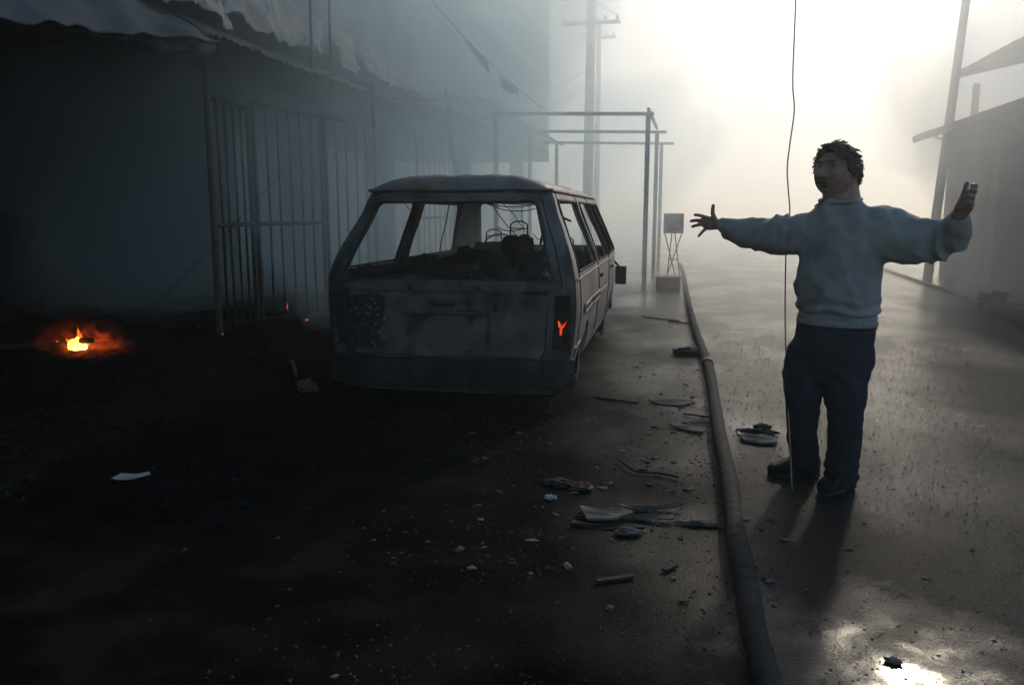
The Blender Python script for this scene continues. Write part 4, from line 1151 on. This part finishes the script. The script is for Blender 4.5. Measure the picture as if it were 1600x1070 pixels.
# cable hanging beside the man from a wire over the street
wire(sag((-4.28, 3.0, 6.2), (6.3, 12.0, 5.2), .35), .012, 'wire high above the man from which the single cable hangs', group=G)
M_cable = mat("pale_cable", (.22, .20, .16), .5)
top = Vector((.75, 7.28, 5.38))
pts = catmull([top, (.60, 5.6, 3.6), (.548, 4.90, 2.60), (.545, 4.80, 2.10), (.556, 4.75, 1.93), (.538, 4.70, 1.75), (.526, 4.668, 1.612), (.536, 4.64, 1.48), (.546, 4.62, 1.377), (.534, 4.57, 1.25), (.526, 4.515, 1.139), (.522, 4.36, .812), (.531, 4.209, .501), (.547, 4.11, .225), (.560, 4.03, -.006)], 5)
wire(pts, .0038, 'single thin cable hanging down to the road beside the man', name='hanging_cable', m=M_cable)
wire(sag((-4.2, 8.05, 1.9), (-5.314, 6.28, .02), .06), .0028, 'thin wire slanting down from the gates to the fire', name='fallen_wire')

# ---- fire hose along the road, with its coupling
hose_pts = [(-.14, 22.0, .045), (-.05, 19, .045), (.00, 16.2, .045), (.06, 12.4, .045), (.14, 9.4, .045), (.225, 7.1, .045), (.235, 6.1, .045), (.235, 4.9, .045), (.25, 4.04, .045), (.245, 3.31, .045), (.255, 2.78, .045), (.255, 2.48, .045), (.27, 2.2, .045), (.33, 1.6, .045), (.5, .6, .045)]
M_hose = mat('wet_canvas_hose', (.020, .017, .015), .85, spec=.25, col2=(.042, .035, .028), scale=18, lo=.4, hi=.65, bump=.6, bscale=120, bdist=.003, col3=(.025, .022, .02), scale3=7, lo3=.55, hi3=.66)
hs = empty('fire_hose', (.225, 7.0, 0), 'thick ribbed canvas fire hose running down the road', 'hose')
hb = Vector((.225, 7.0, 0))
bm = bmesh.new(); HP = catmull([Vector(p) - hb for p in hose_pts], 60)
rads = []
s_ = 0; 
for i, p in enumerate(HP):
    if i: s_ += (p - HP[i - 1]).length
    rads.append(.0400 + .0022 * abs(math.sin(s_ * 31 + 2 * nz((s_ * 2, 0, 0), 1))) + .0045 * nz((s_ * 2.3, 0, 0), 1))
tube(bm, HP, rads, 16); obj('hose_jacket', bm, M_hose, hs, smooth=True)
bm = bmesh.new(); i0 = min(range(len(HP)), key=lambda i: abs(HP[i].y - .25)); d = (HP[i0 + 3] - HP[i0]).normalized()
tube(bm, [HP[i0], HP[i0] + d * .05], .054, 20); obj('coupling', bm, mat('red_coupling', (.35, .035, .025), .5, col2=(.12, .03, .025), scale=20), hs, smooth=False)
bm = bmesh.new(); tube(bm, [HP[i0] + d * .0505, HP[i0] + d * .10], .052, 20); obj('collar', bm, M_hose, hs)
bm = bmesh.new(); P_ = catmull([(4.9, 24, .03), (4.62, 17.7, .03), (4.50, 14.5, .03), (4.10, 10.8, .03), (3.9, 8, .03), (4.0, 5, .03)], 20); tube(bm, [p - P_[0] for p in P_], .035, 8)
o = obj('fire_hose', bm, M_hose, smooth=True); o.location = P_[0]; tag(o, 'thin dark hose lying along the right hand shops', 'hose')

# ---------------------------------------------------------------- debris
M_paper = mat('scorched_paper', (.40, .39, .34), .85, col2=(.22, .20, .16), scale=9, lo=.45, hi=.65)
M_tile = mat('broken_plasterboard', (.10, .095, .08), .85, spec=.2, col2=(.17, .16, .13), scale=7, lo=.4, hi=.65, bump=.3)
M_stone = mat('rubble_stone', (.11, .10, .085), .85, col2=(.05, .048, .042), scale=18, lo=.4, hi=.65, bump=.6, bscale=40)
M_redbit = mat('dull_red_scrap', (.20, .05, .04), .6, col2=(.06, .03, .03), scale=14)
M_white = mat('pale_scrap', (.42, .44, .46), .6, col2=(.2, .2, .2), scale=12)
def shard(name, label, cat, x, y, outline, rz, th=.008, lift=.004, m=None, curl=.0, group=None):
    bm = bmesh.new(); n = 4
    lp = []
    for (a, b_), (c, d) in zip(outline, outline[1:] + outline[:1]):
        for k in range(n):
            t = k / n; lp.append(Vector((a + (c - a) * t + .006 * nz((a + t, b_, rz), 14), b_ + (d - b_) * t + .006 * nz((a, b_ + t, rz), 14), 0)))
    vs = [bm.verts.new(p) for p in lp]
    for t in tessellate_polygon([lp]):
        try: bm.faces.new([vs[i] for i in t])
        except ValueError: pass
    bmesh.ops.subdivide_edges(bm, edges=bm.edges[:], cuts=2, use_grid_fill=False)
    for v in bm.verts: v.co.z = lift + curl * (v.co.x ** 2 + .4 * v.co.y ** 2) * 1.2 + .008 * (nz(v.co, 9, rz) + .3)
    o = obj(name, bm, m or M_tile, smooth=False); o.location = (x, y, GH(x, y)); o.rotation_euler.z = rz
    md = o.modifiers.new('s', 'SOLIDIFY'); md.thickness = th; md.offset = 1
    return tag(o, label, cat, group)
shard('paper_sheet', 'small crumpled white paper lying alone on the black ground', 'paper', -2.775, 3.475, [(-.09, -.045), (.03, -.05), (.085, .02), (.06, .06), (-.02, .035), (-.08, .03)], .2, .003, .01, M_paper, 1.2)
shard('board_fragment', 'large star cornered board fragment in the broken pile', 'board', -.31, 3.47, [(-.13, .06), (-.09, -.07), (.04, -.06), (.12, .02), (.07, .075), (0, .05)], .1, .010, .012, M_tile, .4, 'broken board fragments in the pile left of the hose')
shard('board_fragment', 'long curved board strip at the top of the broken pile', 'board', -.12, 3.585, [(-.17, -.02), (-.02, .01), (.15, .015), (.17, .04), (.02, .05), (-.10, .03)], .18, .009, .012, M_tile, 1.0, 'broken board fragments in the pile left of the hose')
shard('board_fragment', 'slim pale board strip just under the long curved one', 'board', -.14, 3.49, [(-.13, -.01), (.0, -.03), (.13, -.02), (.12, .02), (-.02, .015)], -.05, .009, .008, M_tile, .5, 'broken board fragments in the pile left of the hose')
shard('board_fragment', 'dark narrow board strip in front of the star cornered one', 'board', -.30, 3.36, [(-.16, -.015), (.0, -.03), (.16, .0), (.14, .025), (-.02, .01), (-.15, .02)], .05, .009, .004, M_char, .3, 'broken board fragments in the pile left of the hose')
shard('board_fragment', 'flat broken tile touching the hose, left side', 'tile', .165, 5.25, [(-.15, -.02), (-.03, -.06), (.12, -.03), (.10, .09), (-.10, .07)], 0, .012, .003, M_tile, .1)
shard('board_fragment', 'bent strip of tile just left of the one touching the hose', 'tile', .06, 5.07, [(-.13, .06), (-.10, .01), (.08, -.09), (.10, -.04), (-.03, .07)], 0, .012, .004, M_tile, .2)
shard('board_fragment', 'thin wide flake further up the road, left of the hose', 'tile', -.06, 5.78, [(-.18, .05), (-.10, -.06), (.08, -.08), (.17, .06), (.02, .10)], 0, .008, .002, M_tile, .1)
shard('board_fragment', 'round pale flake on the road between the hose and the man', 'tile', .462, 4.90, [(-.11, .05), (-.08, -.05), (.02, -.09), (.11, -.07), (.12, .02), (.04, .08), (-.05, .09)], 0, .014, .004, M_tile, .3)
bm = bmesh.new(); lump(bm, (0, 0, .02), (.055, .03, .022), 5, 3, .5, 2.5); lump(bm, (-.035, -.10, .015), (.12, .03, .018), 9, 3, .6, 3); o = obj('charred_lump', bm, M_char); o.location = (.515, 5.16, 0); tag(o, 'black charred lump just behind the round pale flake', 'lump')
def crumple(name, label, cat, x, y, s, m, seed):
    bm = bmesh.new(); r = bmesh.ops.create_icosphere(bm, subdivisions=3, radius=1.0)
    for v in r['verts']:
        d = v.co.normalized(); k = .7 + .55 * abs(nz(d * 2.2, 1, seed)) * 2 + .3 * nz(d * 6, 1, seed)
        v.co = Vector((d.x * s[0] * k, d.y * s[1] * k, max(-.002, s[2] * (.8 + d.z * k))))
    o = obj(name, bm, m); o.location = (x, y, GH(x, y)); return tag(o, label, cat)
crumple('crumpled_can', 'crumpled dull red scrap beside black cloth, left of the board pile', 'scrap', -.47, 3.82, (.055, .028, .022), M_redbit, 3)
crumple('burnt_cloth', 'black burnt cloth bundle touching the crumpled red scrap', 'cloth', -.58, 3.86, (.10, .04, .020), M_char, 8)
crumple('torn_wrapper', 'small pale torn wrapper in front of the burnt cloth', 'wrapper', -.60, 3.655, (.03, .014, .012), M_white, 14)
crumple('rubble_lump', 'pale stone lump at the front edge of the board pile', 'stone', -.20, 3.30, (.062, .028, .018), M_stone, 21)
crumple('rubble_lump', 'pale scrap lying between the board pile and the hose', 'stone', .09, 3.47, (.10, .022, .012), M_stone, 25)
crumple('red_scrap', 'dull red scrap lying under the left corner of the van', 'scrap', -2.86, 5.62, (.09, .05, .05), M_redbit, 31)
crumple('tar_lump', 'dark dome of rags on the road beside the red hose coupling', 'rags', .04, 7.90, (.15, .09, .04), M_char, 36)
crumple('cobble', 'single wet stone in the bright glint at the bottom right', 'stone', .668, 2.47, (.026, .018, .008), M_stone, 41)
crumple('rubble_lump', 'pale rock lying by the shops on the right', 'stone', 4.47, 13.0, (.20, .14, .12), M_stone, 44)
crumple('rubble_lump', 'flat pale slab beyond the thin hose on the right', 'stone', 5.0, 12.6, (.45, .12, .06), M_stone, 47)
for (x, y, a, ln, w, lb) in ((-.46, 5.80, -.35, .34, .03, 'dark plank lying beside the rear wheel of the van'), (-.22, 2.85, .45, .15, .022, 'short dark slat nearest the camera, in front of the board pile'),
                         (-.02, 2.99, .8, .075, .026, 'small grey block right of the short dark slat'), (-.30, 10.6, -.6, .6, .035, 'pale stick on the road ahead of the van mirror'), (-.02, 10.25, -.55, .4, .03, 'dark stick next to the pale stick ahead of the van')):
    bm = bmesh.new(); box(bm, -ln / 2, ln / 2, -w / 2, w / 2, .001, .012, .003)
    for v in bm.verts: v.co.z += .012 * (v.co.x / ln) ** 2; v.co.y += .01 * nz((v.co.x * 9, 0, 0), 1)
    o = obj('plank', bm, M_wood_char if 'dark' in lb else M_tile); o.location = (x, y, GH(x, y)); o.rotation_euler.z = a; tag(o, lb, 'plank', 'planks and slats on the road')
for i, (pts, lb) in enumerate((([(-.33, 4.32, .01), (-.28, 4.2, .02), (-.22, 4.12, .01), (-.1, 4.12, .012), (.0, 4.08, .01)], 'thin kinked black wire on the road above the board pile'),
                               ([(.02, 5.45, .01), (.12, 5.40, .015), (.24, 5.37, .01)], 'short black wire touching the left of the hose'))):
    wire(pts, .006, lb, 'wire', 'wire_scrap')
# small scattered fragments, each one its own object, few shapes copied
frag = []
M_bits = [M_stone, M_tile, M_char, M_stone]
for k in range(8):
    bm = bmesh.new(); r = bmesh.ops.create_icosphere(bm, subdivisions=2, radius=1.0)
    for v in r['verts']:
        d = v.co.normalized(); kk = .75 + .7 * nz(d * 1.8, 1, k * 5.1); v.co = Vector((d.x * .024 * kk, d.y * .017 * kk, d.z * .007 * kk + .004))
    o = obj('fragment', bm, M_bits[k % 4]); frag.append(o)
    tag(o, 'small flat chip of burnt rubble on the road', 'chip', 'small chips scattered round the broken boards')
rr = random.Random(9); first = [True] * 8
for i in range(150):
    k = rr.choice([0, 1, 2, 2, 2, 0, 4, 5, 6, 6, 6, 3, 7][:13])
    if i < 90: x = rr.gauss(-.45, .55); y = rr.gauss(3.4, .7)
    elif i < 120: x = rr.uniform(-.4, .25); y = rr.uniform(4.4, 7.5)
    else: x = rr.uniform(.4, 2.2); y = rr.uniform(2.6, 6.5)
    if k in (3, 7) and rr.random() < .5: k -= 1
    if first[k]: o = frag[k]; first[k] = False
    else: o = frag[k].copy(); C.objects.link(o)
    tone = ('grey stony', 'pale plaster', 'black charred', 'speckled grey')[k % 4]
    if i < 90: tag(o, tone + (' chip among the debris in front of the broken boards' if y < 3.4 else ' chip between the broken boards and the back of the van'), 'chip', 'small chips scattered round the broken boards')
    elif i < 120: tag(o, tone + ' chip beside the hose further up the road', 'chip', 'small chips beside the hose')
    else: tag(o, tone + ' chip on the wet road to the right of the hose', 'chip', 'small chips on the wet road by the man')
    s = rr.uniform(.35, 1.25) * (.6 if i >= 120 else 1); o.location = (x, y, GH(x, y) - .001); o.rotation_euler.z = rr.uniform(0, 6.28); o.scale = (s * rr.uniform(.7, 1.6), s, s)
for k in range(8):
    if first[k]: bpy.data.objects.remove(frag[k])
# grit: uncountable
def grit(name, label, n, fx, fy, s0, s1, m, zf=lambda x, y: 0.0, seed=1, hk=.6):
    rg = random.Random(seed); bm = bmesh.new()
    for _ in range(n):
        x, y = fx(rg), fy(rg); s = rg.uniform(s0, s1) ** 1.0; z = zf(x, y)
        a = rg.uniform(0, 6.28); q = Matrix.Rotation(a, 3, 'Z')
        t = [Vector((-1, -.6, 0)), Vector((1, -.7, 0)), Vector((.6, .8, 0)), Vector((-.7, .6, 0)), Vector((rg.uniform(-.3, .3), rg.uniform(-.3, .3), hk))]
        vs = [bm.verts.new(Vector((x, y, z)) + (q @ p) * s * rg.uniform(.7, 1.2)) for p in t]
        for f_ in ((0, 1, 4), (1, 2, 4), (2, 3, 4), (3, 0, 4)): bm.faces.new([vs[i] for i in f_])
    o = obj(name, bm, m, recalc=False); return tag(o, label, 'rubble', kind='stuff')
M_grit = mat('road_grit', (.020, .019, .018), .75, spec=.2, col2=(.06, .055, .05), scale=9, lo=.45, hi=.6)
grit('gravel', 'fine grit and chips strewn over the wet road', 9000, lambda g: -1.2 + 4.4 * g.random() ** .8, lambda g: 1.7 + 8 * g.random() ** 1.7, .002, .008, M_grit, lambda x, y: GH(x, y) - .0005, 3)
def heap(x, y):
    k = max(0, min(1, (-3.1 - x) / 1.6)); return .16 * k * (.5 + nz((x, y, 0), 1.1, 2)) + .05 * k * nz((x, y, 0), 4, 5) - .01
M_ashground = mat('ash_and_char', (.003, .0035, .004), 1.0, spec=.05, col2=(.008, .009, .010), scale=7, lo=.50, hi=.68, col3=(.035, .038, .038), scale3=16, lo3=.60, hi3=.68, bump=.7, bscale=40, detail=12)
bm = bmesh.new(); vv = []
for j in range(121):
    row = []
    for i in range(101):
        x = -11 + 8.2 * i / 100; y = 1.0 + 12 * j / 120; e = min(1, j / 14, (120 - j) / 10)
        row.append(bm.verts.new((x, y, heap(x, y) * e - .014 * (1 - e) - (.02 if i > 96 else 0))))
    vv.append(row)
for a, b_ in zip(vv, vv[1:]):
    for i in range(100): bm.faces.new((a[i], a[i + 1], b_[i + 1], b_[i]))
tag(obj('ash_heap', bm, M_ashground, smooth=True), 'black ash and charred rubble covering the shop floor', 'rubble', kind='stuff')
grit('gravel', 'dark broken chips and cinders strewn left of the hose', 5000, lambda g: g.gauss(-.6, .6), lambda g: abs(g.gauss(3.9, 1.4)) + .6, .002, .013, mat('cinder', (.007, .007, .007), .8, spec=.2, col2=(.06, .056, .05), scale=6, lo=.5, hi=.66), lambda x, y: GH(x, y) - .0005 if nz((x, y, 0), 2.1, 33) + .5 * nz((x, y, 0), 6, 3) > -.06 else -.4, 13, .4)
grit('charred_rubble', 'charred rubble bits strewn over the ash', 5000, lambda g: g.uniform(-7.5, -1.9), lambda g: g.uniform(3.0, 11), .008, .035, M_ashground, lambda x, y: heap(x, y) if x < -3 else 0, 8, .9)
# charred beams lying in the shop
for i, (a, b_, r_, lb) in enumerate((((-6.6, 6.1, .12), (-5.3, 6.8, .10), .035, 'charred beam end lying through the fire'), ((-6.3, 6.9, .06), (-5.4, 6.35, .20), .03, 'charred slat crossing the fire from behind'),
                                  ((-5.4, 8.0, .1), (-4.5, 8.9, .14), .03, 'charred stick at the foot of the barred gates'), ((-3.5, 6.6, .03), (-3.1, 5.9, .05), .02, 'charred stick left of the van bumper'))):
    bm = bmesh.new(); A2 = Vector(a); B2 = Vector(b_); tube(bm, [(B2 - A2) * (k / 6) + Vector((0, 0, .02 * nz((k, i, 0), 1))) for k in range(7)], [r_ * (1 + .3 * nz((k * 2, i, 5), 1)) for k in range(7)], 7)
    o = obj('charred_beam', bm, M_wood_char); o.location = A2; tag(o, lb, 'beam', 'charred beams in the ash')

# ---------------------------------------------------------------- fire and embers
M_core = emis('flame_core', [(0.30, (1.0, .30, .02)), (0.50, (1.0, .62, .06)), (0.70, (1.0, .85, .25))], 7.0, 9)
M_flame_o = emis('flame_orange', [(0.30, (.75, .06, .0)), (0.5, (1.0, .17, .01)), (0.7, (1.0, .38, .04))], 1.6, 12)
fire = empty('fire', (-5.70, 6.55, 0), 'bright orange fire burning low in the dark shop at the left', 'fire')
bm = bmesh.new(); lump(bm, (.01, -.05, .10), (.092, .06, .090), 2.2, 4, .22, 2.0); obj('fire_core', bm, M_core, fire, smooth=True)
for k, (x, y, z, h, w, lx) in enumerate(((-.11, .01, .05, .10, .05, -.05), (-.21, .0, .06, .07, .045, -.05), (-.01, .02, .13, .12, .026, -.02), (.05, .03, .10, .07, .03, .03))):
    bm = bmesh.new(); flame(bm, (x, y, z), h * 1.35, w * 1.35, k * 3.3 + 1, lean=(lx, 0)); obj('flame', bm, M_flame_o, fire, smooth=True)
# orange halo of the fire, put in as a volume that itself emits
m = bpy.data.materials.new('fire_halo'); m.use_nodes = True; N = m.node_tree.nodes; L = m.node_tree.links; N.remove(N['Principled BSDF'])
pv = N.new('ShaderNodeVolumePrincipled'); L.new(pv.outputs[0], N['Material Output'].inputs['Volume'])
tc = N.new('ShaderNodeTexCoord'); n1 = N.new('ShaderNodeTexNoise'); n1.inputs['Scale'].default_value = 5.5; n1.inputs['Detail'].default_value = 5; n1.inputs['Distortion'].default_value = 1.4
L.new(tc.outputs['Object'], n1.inputs['Vector'])
mp = N.new('ShaderNodeMapping'); mp.inputs['Location'].default_value = (-.06, 0, -.14); mp.inputs['Scale'].default_value = (1.6, 2.2, 2.6); mp.vector_type = 'POINT'; L.new(tc.outputs['Object'], mp.inputs[0])
ln_ = N.new('ShaderNodeVectorMath'); ln_.operation = 'LENGTH'; L.new(mp.outputs[0], ln_.inputs[0])
fo = N.new('ShaderNodeMapRange'); fo.inputs['From Min'].default_value = 1.0; fo.inputs['From Max'].default_value = .15; L.new(ln_.outputs['Value'], fo.inputs['Value'])
sq = N.new('ShaderNodeMath'); sq.operation = 'POWER'; sq.inputs[1].default_value = 3.2; L.new(fo.outputs[0], sq.inputs[0])
nr = N.new('ShaderNodeMapRange'); nr.inputs['From Min'].default_value = .47; nr.inputs['From Max'].default_value = .70; L.new(n1.outputs['Fac'], nr.inputs['Value'])
mu = N.new('ShaderNodeMath'); mu.operation = 'MULTIPLY'; L.new(sq.outputs[0], mu.inputs[0]); L.new(nr.outputs[0], mu.inputs[1])
es = N.new('ShaderNodeMath'); es.operation = 'MULTIPLY'; es.inputs[1].default_value = 12.0; L.new(mu.outputs[0], es.inputs[0])
L.new(es.outputs[0], pv.inputs['Emission Strength']); pv.inputs['Emission Color'].default_value = (1.0, .10, .012, 1); pv.inputs['Density'].default_value = .02; pv.inputs['Color'].default_value = (.5, .45, .42, 1)
bm = bmesh.new(); bmesh.ops.create_icosphere(bm, subdivisions=3, radius=.8)
for v in bm.verts: v.co.z = max(.0, v.co.z * .75 + .15); v.co.x *= 1.15
go = obj('fire_halo', bm, m, fire)
M_ember = emis('ember', [(0.35, (.5, .02, .0)), (0.5, (.9, .10, .015)), (0.62, (1.0, .35, .10))], .8, 40)
def ember(x, y, z, s, label, tall=1.0, seed=1):
    bm = bmesh.new()
    if tall > 1.5: flame(bm, (0, 0, -s[2]), s[2] * 2.6, s[0], seed, lean=(.01, 0))
    else: lump(bm, (0, 0, 0), s, seed, 2, .8, 2.5)
    o = obj('ember', bm, M_ember); o.location = (x, y, z); return tag(o, label, 'ember', 'embers glowing at the foot of the gates')
ember(-4.76, 7.38, .085, (.016, .016, .010), 'cluster ember at the foot of the slim post')
ember(-4.70, 7.40, .125, (.007, .007, .007), 'tiny ember right of the slim post foot')
ember(-4.80, 7.36, .115, (.007, .007, .007), 'tiny ember left of the slim post foot')
ember(-4.78, 8.95, .24, (.008, .008, .036), 'thin upright flame between the gate bars beside the van', 2.0, 5)
ember(-4.60, 9.1, .06, (.028, .012, .008), 'flat ember on the ground under the thin upright flame')
ember(-5.05, 8.35, .10, (.010, .010, .010), 'dim ember behind the middle gate bars')

# ---------------------------------------------------------------- haze and smoke
def volume(name, density, col, aniso, noise_=None):
    m = bpy.data.materials.new(name); m.use_nodes = True
    N = m.node_tree.nodes; L = m.node_tree.links
    N.remove(N['Principled BSDF'])
    v = N.new('ShaderNodeVolumePrincipled')
    v.inputs['Color'].default_value = (*col, 1); v.inputs['Density'].default_value = density
    v.inputs['Anisotropy'].default_value = aniso
    L.new(v.outputs[0], N['Material Output'].inputs['Volume'])
    return m, v
HZ, hv = volume('haze', 0.003, (0.75, 0.87, 0.95), 0.7)
bm = bmesh.new(); box(bm, -30, 30, -14, 75, -1.0, 15.0)
haze = obj('haze', bm, HZ); tag(haze, 'grey smoky haze filling the whole street', 'haze', kind='stuff')
def cloud(name, c, s, seed, density, col, aniso, label, flat=None):
    bm = bmesh.new(); lump(bm, (0, 0, 0), s, seed, 4, .5, 1.3)
    for v in bm.verts:
        if flat is not None: v.co.z = max(v.co.z, flat - c[2])
    m, v_ = volume(name, density, col, aniso)
    o = obj(name, bm, m, smooth=True); o.location = c
    tag(o, label, 'smoke', kind='stuff'); return o
cloud('smoke', (-4.8, -2.5, 8.4), (9.0, 10.5, 4.2), 1.3, 0.35, (0.34, 0.56, 0.74), 0.3, 'unseen dark smoke overhead, added to shade the foreground')  # out-of-view smoke put above the camera to block skylight
cloud('smoke', (0.5, 31.0, 3.5), (18, 25.0, 8.5), 5.3, 0.071, (0.97, 0.955, 0.94), 0.62, 'pale thick smoke filling the far end of the street', flat=-.5)
BL = (0.76, 0.93, 1.0)
for c_, r_, sd, dn, co, lb in (((-5.8, 11.6, 3.2), (5.2, 6.0, 4.4), 8.8, .05, BL, 'broad blue grey smoke drifting round the gates behind the van'),
                               ((-6.9, 11.0, 1.9), (2.7, 4.6, 2.3), 3.1, .28, BL, 'inner dense smoke hanging in the burnt shops behind the gates'),
                               ((-5.6, 14.5, 5.4), (4.0, 8.0, 3.8), 14.2, .09, BL, 'smoke veiling the upper wall over the tin awnings'),
                               ((-3.0, 14.5, 1.8), (3.0, 6.0, 2.6), 33.0, .06, BL, 'thin blue smoke drifting between the van and the steel frames'),
                               ((-3.7, 9.8, 3.8), (2.4, 4.0, 3.4), 41.0, .14, (.84, .94, 1.0), 'grey smoke veiling the barred gates and the van roof'),
                               ((-15.0, 17.0, 3.0), (5.5, 13.0, 5.0), 27.0, .35, BL, 'thick smoke bank behind the market building'),
                               ((6.8, 13.5, 2.2), (3.8, 6.0, 3.4), 21.0, .12, (.93, .94, .93), 'pale smoke hiding the shops on the right')):
    cloud('smoke', c_, r_, sd, dn, co, 0.40, lb)
